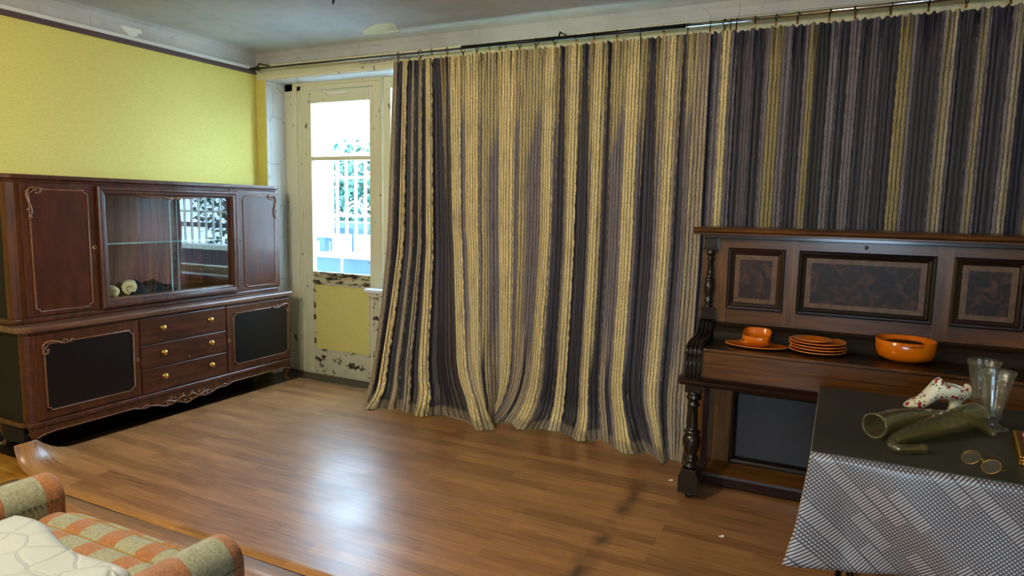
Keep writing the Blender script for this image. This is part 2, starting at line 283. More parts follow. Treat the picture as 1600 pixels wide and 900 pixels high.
# ------------------------------------------------------------------ mesh helpers
W = {}
class MB:
    def __init__(s): s.v = []; s.f = []; s.sm = []; s.uv = None
    def add(s, vs, fs, smooth=False):
        o = len(s.v); s.v += [tuple(p) for p in vs]; s.f += [tuple(i+o for i in f) for f in fs]; s.sm += [smooth]*len(fs); return s
    def box(s, x0, x1, y0, y1, z0, z1):
        x0, x1 = sorted((x0, x1)); y0, y1 = sorted((y0, y1)); z0, z1 = sorted((z0, z1))
        return s.add([(x0, y0, z0), (x1, y0, z0), (x1, y1, z0), (x0, y1, z0), (x0, y0, z1), (x1, y0, z1), (x1, y1, z1), (x0, y1, z1)],
                     [(0, 3, 2, 1), (4, 5, 6, 7), (0, 1, 5, 4), (1, 2, 6, 5), (2, 3, 7, 6), (3, 0, 4, 7)])
    def prism(s, poly, axis, a, b, smooth=False):
        """poly: 2-D outline; axis 0/1/2 = extrusion axis from a to b"""
        def P(p, t):
            q = list(p); q.insert(axis, t); return tuple(q)
        n = len(poly); vs = [P(p, a) for p in poly]+[P(p, b) for p in poly]
        ar = sum(poly[i][0]*poly[(i+1) % n][1]-poly[(i+1) % n][0]*poly[i][1] for i in range(n))
        flip = (ar > 0) != (axis == 1)
        if b < a: flip = not flip
        fs = [tuple(range(n))[::-1], tuple(range(n, 2*n))]+[(i, (i+1) % n, n+(i+1) % n, n+i) for i in range(n)]
        if not flip: fs = [f[::-1] for f in fs]
        return s.add(vs, fs, smooth)
    def lathe(s, prof, c=(0, 0, 0), n=24, rf=None, cap=True, axis='z'):
        vs = []; 
        for r, z in prof:
            for k in range(n):
                t = 2*PI*k/n; rr = r*(rf(t, z) if rf else 1)
                p = (rr*math.cos(t), rr*math.sin(t), z)
                if axis == 'x': p = (p[2], p[0], p[1])
                if axis == 'y': p = (p[1], p[2], p[0])
                vs.append((c[0]+p[0], c[1]+p[1], c[2]+p[2]))
        m_ = len(prof); fs = [(i*n+k, i*n+(k+1) % n, (i+1)*n+(k+1) % n, (i+1)*n+k) for i in range(m_-1) for k in range(n)]
        if cap: fs += [tuple(range(n))[::-1], tuple((m_-1)*n+k for k in range(n))]
        return s.add(vs, fs, True)
    def tube(s, path, r, n=8, closed=False, cap=True):
        path = [Vector(p) for p in path]; N = len(path); rs = r if hasattr(r, '__len__') else [r]*N
        up_ = Vector((0, 0, 1)); vs = []; prev = None
        for i, p in enumerate(path):
            if closed: t = path[(i+1) % N]-path[i-1]
            else: t = path[min(i+1, N-1)]-path[max(i-1, 0)]
            t.normalize()
            if prev is None:
                a = t.orthogonal().normalized()
            else:
                a = (prev-t*prev.dot(t)).normalized()
            prev = a; b = t.cross(a)
            for k in range(n):
                q = 2*PI*k/n; v = p+(a*math.cos(q)+b*math.sin(q))*rs[i]; vs.append(tuple(v))
        fs = [(i*n+k, i*n+(k+1) % n, ((i+1) % N)*n+(k+1) % n, ((i+1) % N)*n+k) for i in range(N if closed else N-1) for k in range(n)]
        if not closed and cap: fs += [tuple(range(n))[::-1], tuple((N-1)*n+k for k in range(n))]
        return s.add(vs, fs, True)
    def ball(s, c, r, n=10):
        rr = r if hasattr(r, '__len__') else (r, r, r)
        pr = [(math.sin(PI*i/n), -math.cos(PI*i/n)) for i in range(n+1)]
        vs = [(c[0]+rr[0]*a*math.cos(2*PI*k/n), c[1]+rr[1]*a*math.sin(2*PI*k/n), c[2]+rr[2]*z) for a, z in pr for k in range(n)]
        return s.add(vs, [(i*n+k, i*n+(k+1) % n, (i+1)*n+(k+1) % n, (i+1)*n+k) for i in range(n) for k in range(n)], True)
    def grid(s, fn, nu, nv, smooth=True):
        vs = [fn(i/nu, j/nv) for j in range(nv+1) for i in range(nu+1)]
        return s.add(vs, [(j*(nu+1)+i, j*(nu+1)+i+1, (j+1)*(nu+1)+i+1, (j+1)*(nu+1)+i) for j in range(nv) for i in range(nu)], smooth)
    def build(s, name, mat, parent=None, bevel=0, label=None, kind=None, solid=0, subsurf=0, seg=2):
        pw = W.get(parent.name, Vector((0, 0, 0))) if parent else Vector((0, 0, 0))
        me = bpy.data.meshes.new(name); me.from_pydata([(x-pw.x, y-pw.y, z-pw.z) for x, y, z in s.v], [], s.f); me.validate()
        if len(me.polygons) == len(s.sm): me.polygons.foreach_set('use_smooth', s.sm)
        else: me.polygons.foreach_set('use_smooth', [False]*len(me.polygons))
        if isinstance(mat, str): mat = M[mat]
        me.materials.append(mat); o = bpy.data.objects.new(name, me); C.objects.link(o)
        if parent: o.parent = parent
        W[o.name] = pw.copy()
        if label: o['label'] = label
        if kind: o['kind'] = kind
        if solid: q = o.modifiers.new('solid', 'SOLIDIFY'); q.thickness = solid; q.offset = -1
        if subsurf: q = o.modifiers.new('sub', 'SUBSURF'); q.levels = q.render_levels = subsurf
        if bevel: q = o.modifiers.new('bevel', 'BEVEL'); q.width = bevel; q.segments = seg; q.limit_method = 'ANGLE'; q.angle_limit = math.radians(40)
        return o
def thing(name, label, cat, loc=(0, 0, 0), group=None):
    o = bpy.data.objects.new(name, None); C.objects.link(o); o.location = loc; o.empty_display_size = .1
    o['label'] = label; o['category'] = cat; W[o.name] = Vector(loc)
    if group: o['group'] = group
    return o
def tag(o, label, cat, group=None):
    o['label'] = label; o['category'] = cat
    if group: o['group'] = group
    return o
def struct(o): o['kind'] = 'structure'; return o
def box(*a): return MB().box(*a)

# ------------------------------------------------------------------ room shell
LX, WY, CZ = -4.26, 4.0, 2.57
RX, BY = 2.6, -3.0
def plate_with_hole(mb, ax, a0, a1, b0, b1, z0, z1, hx0, hx1, hz0, hz1):
    pass
# window-side wall: lintel, pier on the right, parapet under the window, left strip
def under_cove(x0, x1): return None
struct(MB().box(LX-.2, RX+.2, WY, 4.45, 2.36, 2.75).box(-.6, RX+.2, WY, 4.45, -.1, 2.36).box(LX-.2, -4.16, WY, 4.29, -.1, 2.36).box(LX-.2, -4.40, 4.29, 4.45, -.1, 2.36).build('wall_window_side', 'plaster'))
o = box(-3.17, -.6, 4.22, 4.45, -.1, .72).build('wall_under_window', 'wallpaper2'); struct(o)
struct(box(-4.26, -4.16, 3.994, 4.0, 0, 2.36).build('trim_1', 'wallpaper'))   # papered strip beside the reveal
struct(MB().box(-4.166, -4.155, 4.0, 4.2, 0, 2.36).build('trim_2', 'reveal'))
struct(MB().box(-4.16, -.6, 4.003, 4.2, 2.352, 2.362).build('trim_3', 'reveal'))
struct(MB().box(-4.2, -.5, 3.985, 4.0, 2.36, 2.39).build('trim_4', 'cream', bevel=.004))
struct(MB().box(LX-.2, LX, BY-.2, 4.45, -.1, 2.75).build('wall_left', 'wallpaper'))
struct(MB().box(RX, RX+.2, BY-.2, 4.45, -.1, 2.75).build('wall_right', 'back'))
struct(MB().box(LX-.2, -.35, BY-.2, BY, -.1, 2.75).box(.85, RX+.2, BY-.2, BY, -.1, 2.75).box(-.35, .85, BY-.2, BY, -.1, .9).box(-.35, .85, BY-.2, BY, 2.1, 2.75).build('wall_back', 'back'))
struct(MB().box(LX-.2, RX+.2, BY-.2, 4.45, CZ, CZ+.2).build('ceiling', 'ceiling'))
# coves, with the whitewashed band above the picture rail
cv = [(0, -.13), (.010, -.125), (.012, -.06), (.03, -.022), (.06, -.004), (.095, 0), (0, 0)]
mb = MB(); mb.prism([(LX+a, CZ+b) for a, b in cv], 1, BY, WY); struct(mb.build('trim_5', 'ceiling'))
mb = MB(); mb.prism([(WY-a, CZ+b) for a, b in [(0, -.10), (.008, -.096), (.012, -.05), (.035, -.018), (.075, -.003), (.12, 0), (0, 0)]], 0, LX, RX); struct(mb.build('trim_6', 'ceiling'))
rail = box(LX, LX+.03, BY, WY-.02, 2.432, 2.456).build('trim_7', 'railtop', bevel=.004); struct(rail)
o = box(LX, LX+.022, BY, WY-.02, 2.402, 2.432).build('rail_face', 'railface', rail, bevel=.003)
# peeled plaster on the cove and the ceiling
def flake(name, pts, z, mat, up=True):
    mb = MB(); n = len(pts); c = [sum(p[i] for p in pts)/n for i in (0, 1)]
    mb.add([(c[0], c[1], z-.012)]+[(x, y, z-.002) for x, y in pts]+[(x, y, z+.01) for x, y in pts],
           [(0, 1+(i+1) % n, 1+i) for i in range(n)]+[(1+i, 1+(i+1) % n, n+1+(i+1) % n, n+1+i) for i in range(n)])
    return mb.build(name, mat)
fl = flake('plaster_flake', [(-3.08, 3.86), (-2.98, 3.74), (-2.80, 3.66), (-2.70, 3.68), (-2.72, 3.75), (-2.76, 3.80), (-2.77, 3.86), (-2.9, 3.875)], CZ, 'plaster'); fl.data.flip_normals(); 
fl['kind'] = 'structure'
mb = MB(); pts = []
for k in range(16):
    t = 2*PI*k/16; r = 1+.28*math.sin(3*t)+.15*math.sin(7*t+1); pts.append((2.955+.065*r*math.cos(t), 2.492+.030*r*math.sin(t)))
mb.prism(pts, 0, LX+.008, LX+.0145); o = mb.build('plaster_flake', plain('bare_white_plaster', '#d8d8cf', .8)); struct(o)
# hook on the ceiling
mb = MB(); mb.tube([(-2.724, 3.145, 2.575), (-2.724, 3.143, 2.553), (-2.728, 3.14, 2.54)], [.008, .006, .002]); tag(mb.build('ceiling_hook', 'roddark'), 'tiny black hook tip hanging from the ceiling at top edge', 'hook')

# ochre boards under the lino, and the two lino sheets
fl = struct(box(LX-.2, RX+.2, BY-.2, 4.45, -.2, -.012).build('floor', wood('shadow_dark_subfloor', '#1a120a', '#2c1f12')))  # base floor coloured dark to stand for the shadow under the sideboard
y = 1.0; 
for k in range(8):
    box(-4.26, -3.3, .92+k*.13, .92+k*.13+.126, -.012, -.005).build('floorboard', 'oldboard', fl, bevel=.002)
def sheetA(u_, v_):
    x = -3.86+(u_**1.6)*6.46; y = 1.806+v_*2.19
    # the free corner curls up
    y += .045*min(1, max(0, (-3.35-x)/.3))*(1-v_)
    e = min(1, max(0, (2.22-y)/.26)); c = min(1, max(0, (-3.60-x)/.26))*e
    return (x+.12*c*c, y, .132*(1-math.cos(c*PI/2)))
mb = MB(); mb.grid(sheetA, 90, 40); a = mb.build('linoleum_sheet', 'lino'); q = a.modifiers.new('s', 'SOLIDIFY'); q.thickness = .003; q.offset = -1
tag(a, 'printed plank linoleum sheet with its corner curled up by the sideboard', 'linoleum')
def sheetB(u_, v_):
    x = -3.62+u_*6.2; y = BY+v_*(1.799-BY)
    lip = max(0, 1-abs(x+2.35)/.55)*max(0, (v_-.985)/.015)
    return (x-.10*math.sin(v_*3), y, .0+.006*lip)
mb = MB(); mb.grid(sheetB, 60, 60); a = mb.build('linoleum_sheet', 'lino'); q = a.modifiers.new('s', 'SOLIDIFY'); q.thickness = .003; q.offset = -1
tag(a, 'plank printed linoleum sheet lying under the checked armchair', 'linoleum')
# litter on the lino
for (x, y, l) in ((-.72, 3.37, 'paper scrap on the floor near the curtain hem'), (-.385, 2.87, 'tiny white crumb on the floor before the piano')):
    mb = MB(); mb.add([(x, y, .002), (x+.02, y+.004, .004), (x+.017, y+.012, .009), (x-.003, y+.009, .003)], [(0, 1, 2, 3)]); tag(mb.build('paper_scrap', 'extwhite', solid=.001), 'small white '+l if not l.startswith('tiny') else l, 'scrap')

# ------------------------------------------------------------------ balcony door and window unit
DY = 4.2
d = thing('door_1', '', 'door', (-3.62, DY, 0)); del d['label']; del d['category']; struct(d)
MB().box(-4.155, -3.985, DY-.005, DY+.09, 0, 2.36).box(-4.155, -3.17, DY-.005, DY+.09, 2.295, 2.36).box(-3.262, -3.17, DY-.005, DY+.09, .76, 2.30).build('door_frame', 'cream', d, bevel=.004)
MB().box(-4.06, -4.02, DY-.022, DY-.004, 0, 2.33).box(-4.06, -3.17, DY-.022, DY-.004, 2.33, 2.355).build('frame_bead', 'cream', d, bevel=.004)
box(-3.27, -3.205, DY-.012, DY+.09, 0, .74).build('frame_post', 'creamchip', d, bevel=.004)
lf = MB()
lf.box(-3.978, -3.885, DY, DY+.045, .0, 2.29).box(-3.302, -3.266, DY, DY+.045, .01, 2.29).box(-3.885, -3.302, DY, DY+.045, 2.195, 2.29)
leaf = lf.build('door_leaf', 'cream', d, bevel=.004)
box(-3.885, -3.302, DY+.004, DY+.04, 1.745, 1.775).build('glazing_bar', 'cream', leaf, bevel=.003)
mb = MB()
mb.grid(lambda a_, b_: (-3.885+a_*.583, DY-.006+.006*rnd.random()+(.012 if .3 < b_ < .7 else 0), .755+b_*.09), 60, 6, False); mb.box(-3.885, -3.302, DY+.008, DY+.045, .755, .845)
mb.build('middle_rail', 'creamworn', leaf)
box(-4.155, -3.17, DY+.0, DY+.25, -.1, .002).build('threshold', 'creamchip', d)
MB().box(-3.885, -3.302, DY-.002, DY+.045, .002, .19).build('bottom_rail', 'creamchip', leaf, bevel=.004)
box(-3.885, -3.302, DY+.008, DY+.03, .19, .755).build('door_panel', 'wallpaper2', leaf)
MB().box(-3.885, -3.868, DY-.004, DY+.02, .19, .755).box(-3.319, -3.302, DY-.004, DY+.02, .19, .755).box(-3.868, -3.319, DY-.004, DY+.02, .19, .205).box(-3.868, -3.319, DY-.004, DY+.02, .74, .755).build('panel_bead', 'creamchip', leaf, bevel=.003)
for z0, z1 in ((.845, 1.745), (1.775, 2.195)): box(-3.885, -3.302, DY+.02, DY+.024, z0, z1).build('pane', 'pane', leaf)
MB().tube([(-3.29, DY+.055, .975), (-3.29, DY+.12, .975), (-3.33, DY+.13, .965), (-3.42, DY+.13, .93)], [.008, .008, .010, .006]).build('handle', 'kettle', leaf)
MB().box(-3.72, -3.52, DY-.001, DY+.0015, 2.262, 2.27).build('painted_daylight_strip', 'extwhite', leaf)  # white strip painted on the leaf as daylight showing through a gap
wd = thing('window_1', '', 'x', (-1.9, DY, 0)); del wd['label']; del wd['category']; struct(wd)
MB().box(-3.17, -3.10, DY-.005, DY+.09, .76, 2.36).box(-.70, -.60, DY, DY+.09, .74, 2.36).box(-3.10, -.70, DY, DY+.09, 2.27, 2.36).box(-3.10, -.70, DY, DY+.09, .74, .82).box(-1.95, -1.87, DY, DY+.08, .82, 2.27).build('window_frame', 'cream', wd, bevel=.004)
MB().tube([(-3.17, DY-.012, .76), (-3.17, DY-.012, 2.34)], .011, 8).build('cover_bead', 'cream', wd)
for x0, x1 in ((-3.10, -1.95), (-1.87, -.70)):
    box(x0, x1, DY+.03, DY+.034, .82, 2.27).build('pane', 'pane', wd)
    MB().box(x0, x1, DY+.012, DY+.055, 1.76, 1.79).build('glazing_bar', 'cream', wd)
box(-3.275, -.6, 4.08, DY+.03, .725, .755).build('window_sill', 'whitepaint', wd, bevel=.008)
MB().box(-3.245, -.6, 4.10, DY+.03, .695, .725).build('sill_board', 'creamchip', wd, bevel=.004)
# loose wire in the corner
mb = MB(); mb.tube([(-4.17, 3.9, 2.42), (-4.17, 3.97, 2.39), (-4.15, 4.0, 2.33), (-4.13, 4.08, 2.28), (-4.10, 4.14, 2.25), (-4.07, 4.18, 2.255)], .003, 6)
tag(mb.build('loose_wire', 'cream'), 'thin pale wire drooping from the rod end to the door frame', 'wire')
mb = MB()
for k in range(9):
    x = -3.22+k*.055; mb.tube([(x, 3.987, 2.425+rnd.uniform(-.006, .006)), (x+.03, 3.982, 2.422+rnd.uniform(-.01, .01)), (x+.06, 3.988, 2.42)], .008, 6)
struct(mb.build('trim_8', 'ceiling'))

# outside: balcony and trees
OY = 5.6
struct(box(-6.2, 2, 4.45, 5.9, -.3, -.06).build('balcony_floor', 'extwhite'))
o = thing('balcony_parapet', 'blue balcony parapet with white sill seen through the balcony door', 'parapet', (-4, OY, 0))
box(-6.2, 1.5, OY, OY+.12, -.06, .83).build('wall_panel', 'extblue', o)
box(-6.2, 1.5, OY-.06, OY+.16, .83, .885).build('sill', 'extwhite', o, bevel=.006)
o = thing('balcony_screen', 'white boarded screen with a dark upright joint on the balcony', 'screen', (-5.4, OY, 1))
box(-6.0, -5.10, OY, OY+.05, 1.04, 3.4).build('board', 'extwhite', o); box(-5.085, -4.92, OY, OY+.05, 1.04, 3.4).build('board', 'extwhite', o)
box(-5.10, -5.085, OY+.01, OY+.04, 1.15, 3.4).build('joint', 'extgrey', o)
o = thing('balcony_post', 'short blue post below the white balcony screen', 'post', (-5.04, OY, .885))
box(-5.075, -5.0, OY-.01, OY+.06, .885, 1.04).build('shaft', 'extblue', o)
box(-5.3, -5.02, OY+.08, OY+.1, .99, 1.03).build('cross_rail', 'extblue', o)
g = thing('window_grille', 'white wrought grille with bars and scrolled arcs outside the balcony door', 'grille', (-4.6, OY+.05, .9))
x = -4.88
while x < .6:
    box(x-.012, x+.012, OY+.05, OY+.07, .885, 2.9 if False else 1.92).build('bar', 'extwhite', g); x += .125
for z in (1.68, 1.28, 1.92): box(-4.92, .6, OY+.045, OY+.075, z-.012, z+.012).build('rail', 'extwhite', g)
for c in (-4.64, -4.14, -3.64):
    for r in (.10, .14): MB().tube([(c+r*math.cos(t), OY+.06, 1.29+r*math.sin(t)) for t in np.linspace(0, PI, 14)], .010, 6).build('scroll', 'extwhite', g)
box(-6.2, .6, OY+.2, OY+.22, 1.08, 1.14).build('outer_rail', 'extblue', g)
mb = MB(); mb.tube([(-4.52, 5.25, -.06), (-4.70, 5.52, .95)], .012, 8); tag(mb.build('white_stick', 'stick'), 'white stick leaning on the balcony sill', 'stick')
o = thing('street_kiosk', 'blue shed with white door panels beyond the balcony grille', 'shed', (-5.6, 8, -1))
box(-7.6, -4.4, 8.0, 9.0, -2, 1.12).build('wall', 'extblue', o)
for k in range(7): box(-7.4+k*.42, -7.05+k*.42, 7.97, 8.0, -1.6, .95).build('panel', 'extwhite', o)
struct(box(-30, 20, 4.5, 40, -3.2, -3.0).build('ground', 'ground'))
def tree(x, y, z, r, n, label):
    t = thing('tree', label, 'tree', (x, y, -3))
    MB().tube([(x, y, -3), (x+.1, y, -1), (x, y, z)], [.14, .11, .05], 8).build('trunk', 'trunk', t)
    mb = MB(); R_ = random.Random(int(x*100))
    for k in range(n):
        a = R_.uniform(0, 2*PI); b = math.acos(R_.uniform(-1, 1)); q = r*R_.uniform(.35, 1)
        c = Vector((x+q*math.sin(b)*math.cos(a), y+.7*q*math.sin(b)*math.sin(a), z+1.1*q*math.cos(b)))
        u_ = Vector((R_.uniform(-1, 1), R_.uniform(-1, 1), R_.uniform(-1, 1))).normalized()*.07; v_ = u_.cross(Vector((R_.uniform(-1, 1), R_.uniform(-1, 1), 1))).normalized()*.045
        mb.add([c-u_, c+v_, c+u_, c-v_], [(0, 1, 2, 3)])
    mb.build('foliage', 'leaf', t, kind='stuff')
tree(-8.6, 10.6, 1.2, 1.35, 3800, 'leafy tree behind the grille, straight out of the balcony door')
tree(3.4, 10.5, 1.8, 1.6, 3200, 'broad leafy tree right of the one behind the grille, mirrored in the sideboard glass')

# ------------------------------------------------------------------ curtain rod, rings, curtains
RY, RZ = 3.88, 2.421
o = thing('curtain_rod', 'long grey metal curtain rod running below the ceiling', 'curtain rod', (-4.15, RY, RZ))
MB().tube([(-4.17, RY, RZ), (-2.5, RY, RZ-.004), (-1.62, RY, RZ)], .0085, 10).build('thin_tube', 'rod', o)
MB().tube([(-1.64, RY, RZ), (-.86, RY, RZ)], .0125, 10).build('thick_tube', 'blackmetal', o)
MB().tube([(-.88, RY, RZ), (1.4, RY, RZ+.006)], .0115, 10).build('bright_tube', 'chrome', o)
MB().tube([(-2.3, RY, RZ+.003), (-1.62, RY, RZ+.001)], .0125, 10).build('sleeve', 'blackmetal', o)
MB().tube([(-4.19, RY, RZ), (-4.10, RY, RZ)], .014, 10).build('finial', 'blackmetal', o)
for x in (-4.12, -1.62, 1.2): MB().tube([(x, WY+.005, RZ+.045), (x, RY+.02, RZ+.04), (x, RY, RZ+.012)], .006, 6).build('bracket', 'blackmetal', o)

def make_ring(label):
    t = thing('curtain_ring', label, 'curtain ring', (0, 0, 0), 'rings on the curtain rod')
    MB().tube([(0, .019*math.cos(a_), .019*math.sin(a_)-.006) for a_ in np.linspace(0, 2*PI, 15)[:-1]], .0028, 6, closed=True).build('hoop', 'roddark', t)
    MB().box(-.005, .005, -.004, .004, -.048, -.026).build('clip', 'brassdk', t, bevel=.001)
    return t
rx = [-2.80, -2.62, -2.53, -2.41, -2.29, -2.187, -2.094, -2.02, -1.98, -1.882, -1.768, -1.645, -1.508, -1.396, -1.255, -1.115, -.982, -.847, -.726, -.648, -.618, -.588, -.494, -.389, -.284, -.134, -.016, .138, .297, .45, .62]
desc = {0: 'leftmost ring, above the curtain edge by the door', 1: 'second ring from the left end of the curtain'}
def ordinal(k):
    w_ = ['first', 'second', 'third', 'fourth', 'fifth', 'sixth', 'seventh', 'eighth', 'ninth', 'tenth', 'eleventh', 'twelfth', 'thirteenth', 'fourteenth', 'fifteenth', 'sixteenth']
    return w_[k]
proto = None
for i, x in enumerate(rx):
    L = ('%s dark curtain ring from the left end of the curtain' % ordinal(i)) if i < 16 else ('%s dark curtain ring from the right edge of the photo' % ordinal(len(rx)-3-i)) if i <= len(rx)-3 else ['dark curtain ring cut off by the top edge of the photo', 'dark curtain ring farthest along the rod, past the top right corner'][i-len(rx)+2]
    if proto is None:
        proto = make_ring(L); t = proto
    else:
        t = proto.copy(); C.objects.link(t); t['label'] = L
        for ch in proto.children: c = ch.copy(); C.objects.link(c); c.parent = t
    t.location = (x, RY, RZ); t.rotation_euler = (rnd.uniform(-.1, .1), 0, rnd.uniform(-.5, .5))

COLS = {'G': (.74, .61, .29), 'g': (.30, .235, .095), 'T': (.38, .31, .21), 'L': (.17, .145, .165), 'l': (.09, .078, .10), 'D': (.015, .011, .026), 'K': (.006, .006, .012), 'B': (.034, .020, .020)}
# stripe widths read left to right, as (x at chest height, colour)
SEG1 = [(-2.885, 'T'), (-2.85, 'D'), (-2.795, 'G'), (-2.755, 'D'), (-2.71, 'T'), (-2.685, 'K'), (-2.645, 'L'), (-2.615, 'D'), (-2.575, 'G'), (-2.515, 'D'), (-2.415, 'B'), (-2.360, 'G'), (-2.285, 'L'), (-2.255, 'G'), (-2.15, 'L'), (-2.01, 'G'), (-1.90, 'L'), (-1.70, 'G'), (-1.635, 'L'), (-1.62, 'D'), (-1.56, 'L'), (-1.54, 'G'), (-1.485, 'D'), (-1.405, 'L'), (-1.385, 'G'), (-1.335, 'L'), (-1.315, 'D'), (-1.275, 'L'), (-1.19, 'G'), (-1.11, 'L'), (-1.085, 'D'), (-.995, 'L'), (-.975, 'T'), (-.95, 'G'), (-.90, 'T'), (-.88, 'D'), (-.835, 'L'), (-.79, 'T')]
SEG2 = [(-.80, 'L'), (-.755, 'D'), (-.70, 'L'), (-.66, 'G'), (-.615, 'L'), (-.585, 'D'), (-.54, 'l'), (-.49, 'D'), (-.435, 'L'), (-.41, 'g'), (-.35, 'L'), (-.305, 'D'), (-.24, 'L'), (-.22, 'g'), (-.185, 'K'), (-.12, 'L'), (-.08, 'D'), (-.03, 'L'), (.015, 'D'), (.065, 'l'), (.11, 'D'), (.19, 'g'), (.245, 'L'), (.265, 'D'), (.365, 'L'), (.38, 'g'), (.40, 'T'), (.425, 'L'), (.44, 'K'), (.51, 'L'), (.525, 'g'), (.545, 'L'), (.56, 'D'), (.64, 'L'), (.655, 'T'), (.69, 'D'), (.76, 'g'), (.80, 'D'), (.88, 'L'), (.92, 'D'), (1.0, 'g'), (1.06, 'D'), (1.12, 'L')]  # gold and lilac mostly dimmed in colour, painting this curtain as less lit
HEM = [(-2.90, 3.70), (-2.63, 3.62), (-2.54, 3.70), (-2.29, 3.64), (-2.13, 3.625), (-2.03, 3.76), (-1.83, 3.765), (-1.62, 3.79), (-1.39, 3.765), (-1.17, 3.725), (-1.03, 3.655), (-.84, 3.645), (-.70, 3.70), (-.62, 3.80), (-.5, 3.86), (2, 3.88)]
def curtain(name, seg, x0, x1, label, seed, bunch):
    R_ = np.random.RandomState(seed); NX = int((x1-x0)/.0030); NZ = 150
    U = np.linspace(x0, x1, NX+1); zt = 1-(np.linspace(0, 1, NZ+1))**1.0
    edges = np.array([s_[0] for s_ in seg]); colr = np.array([COLS[s_[1]] for s_ in seg])
    chars = np.array([s_[1] for s_ in seg]); ds = np.array([{'G': 1, 'g': .6, 'T': .7, 'L': .25, 'l': 0, 'D': -.8, 'K': -1.3, 'B': -.6}[s_[1]] for s_ in seg])
    idx = np.clip(np.searchsorted(edges, U, side='right')-1, 0, len(seg)-1)
    dep = ds[idx].astype(float); k = np.hanning(17); k /= k.sum(); dep = np.convolve(np.pad(dep, 8, 'edge'), k, 'valid')
    dep = np.convolve(np.pad(dep, 8, 'edge'), k, 'valid')
    hx_ = np.interp(U, [h_[0] for h_ in HEM], [h_[1] for h_ in HEM])
    ph = R_.uniform(0, 6.28, 8); per = (.071, .107, .163, .26)
    fold = sum(np.sin(U*2*PI/p+ph[i])*a_ for i, (p, a_) in enumerate(zip(per, (.5, .6, .7, .8))))
    head = sum(np.sin(U*2*PI/p+ph[4+i])*a_ for i, (p, a_) in enumerate(zip((.033, .049, .021), (.8, .8, .4))))
    V = np.zeros((NZ+1, NX+1, 3)); Cc = np.zeros((NZ+1, NX+1, 4)); UVs = np.zeros((NZ+1, NX+1, 2))
    amp = np.interp(U, [-2.9, -2.5, -2.3, -1.6, -.6, 2], [.040, .036, .020, .015, .018, .016])
    for j in range(NZ+1):
        z = 2.372*zt[j]; zz = z
        low = max(0, 1-z/1.15)
        y = 3.885*np.ones(NX+1)
        # cloth leans out to the hem where nothing holds it back
        y = y-(3.885-np.minimum(hx_+(.045 if bunch else 0), 3.885))*low**1.2
        if bunch:
            ff = np.interp(z, [0, .25, 1, 2, 2.37], [1.35, 1.15, 1, .7, .35])
            y = y-dep*amp*ff-fold*.006*ff
        else:
            y = np.minimum(y+.024, 3.912)-dep*amp*.8-fold*.006
            y = np.clip(y, 3.848, 3.935)
        hf = max(0, (z-2.1)/.27)
        y = y-head*.011*hf**1.5
        # fan: the bunched left part spreads towards the floor, the head is gathered
        s_ = max(0, (1.25-z)/.9)
        fan = np.interp(U, [-2.9, -2.80, -2.62, -2.50, -2.36, -2.25, -2.10, -1.95, -1.7, -1.4, 2], [-.035, -.06, .01, .03, .115, .13, .08, .04, -.03, 0, 0])
        xx = U+fan*s_**1.2*(1 if bunch else 0)
        if bunch: xx = xx+np.interp(U, [-2.9, -2.5, -2.35, -2.2, -1.5, 0], [.05, -.02, -.035, -.02, 0, 0])*max(0, (z-1.2)/1.17)
        # near the floor the cloth is dragged sideways into two swooping folds
        if bunch and z < .42:
            q3 = (1-z/.42)**2.2
            xx = xx+np.interp(U, [-2.9, -2.75, -2.55, -2.35, -2.2, -2.08, -1.95, -1.8, -1.55, -1.3, -1.1, -.95, -.85, -.7], [-.02, .02, .06, .16, .16, .05, -.12, -.13, -.03, .04, .13, .14, .06, .0])*q3
        # puddled hem
        zz = z*np.ones(NX+1)
        if z < .16 and bunch:
            q = 1-z/.16; wv = .5+.5*np.sin(U*2*PI/.23+ph[2]); y = y-(.03+.075*wv)*q**1.5
            zz = .16*(1-q)*(1-.55*wv*q)+.004+.020*q*wv*(np.sin(U*90+ph[1])*.5+.5)*np.sin(q*PI)**.5
        V[j, :, 0] = xx; V[j, :, 1] = y; V[j, :, 2] = zz+head*.0025*hf**2+.004
        # colours: wobbling boundaries; at the head the gathers mostly show gold
        wobb = .0016*np.sin(z*95+3*np.sin(U*40))+.001*np.sin(z*41+U*30)
        ii = np.clip(np.searchsorted(edges, U+wobb, side='right')-1, 0, len(seg)-1)
        cj = colr[ii].copy()
        if bunch:
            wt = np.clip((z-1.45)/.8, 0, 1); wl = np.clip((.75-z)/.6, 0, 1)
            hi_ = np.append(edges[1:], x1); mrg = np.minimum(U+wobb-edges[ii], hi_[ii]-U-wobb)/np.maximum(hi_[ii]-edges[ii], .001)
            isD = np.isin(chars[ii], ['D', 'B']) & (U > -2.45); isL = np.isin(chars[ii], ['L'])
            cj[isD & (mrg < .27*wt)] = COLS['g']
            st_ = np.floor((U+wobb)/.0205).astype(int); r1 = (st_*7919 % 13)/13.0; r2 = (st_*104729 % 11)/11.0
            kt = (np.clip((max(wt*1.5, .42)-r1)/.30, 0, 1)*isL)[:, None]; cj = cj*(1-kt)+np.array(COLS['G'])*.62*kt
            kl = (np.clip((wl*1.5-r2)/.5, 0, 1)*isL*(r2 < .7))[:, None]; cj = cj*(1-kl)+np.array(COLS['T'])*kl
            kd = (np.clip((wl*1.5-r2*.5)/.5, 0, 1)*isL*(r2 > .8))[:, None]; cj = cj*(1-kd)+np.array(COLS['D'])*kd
            kk = np.clip((.62-z)/.25, 0, 1)*np.isin(chars[ii], ['D', 'K', 'B']); cj = cj*(1-.45*kk[:, None])  # dark stripes deepened near the floor: shade below the window light, painted in
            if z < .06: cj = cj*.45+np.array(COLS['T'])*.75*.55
        Cc[j, :, :3] = cj; Cc[j, :, 3] = 1
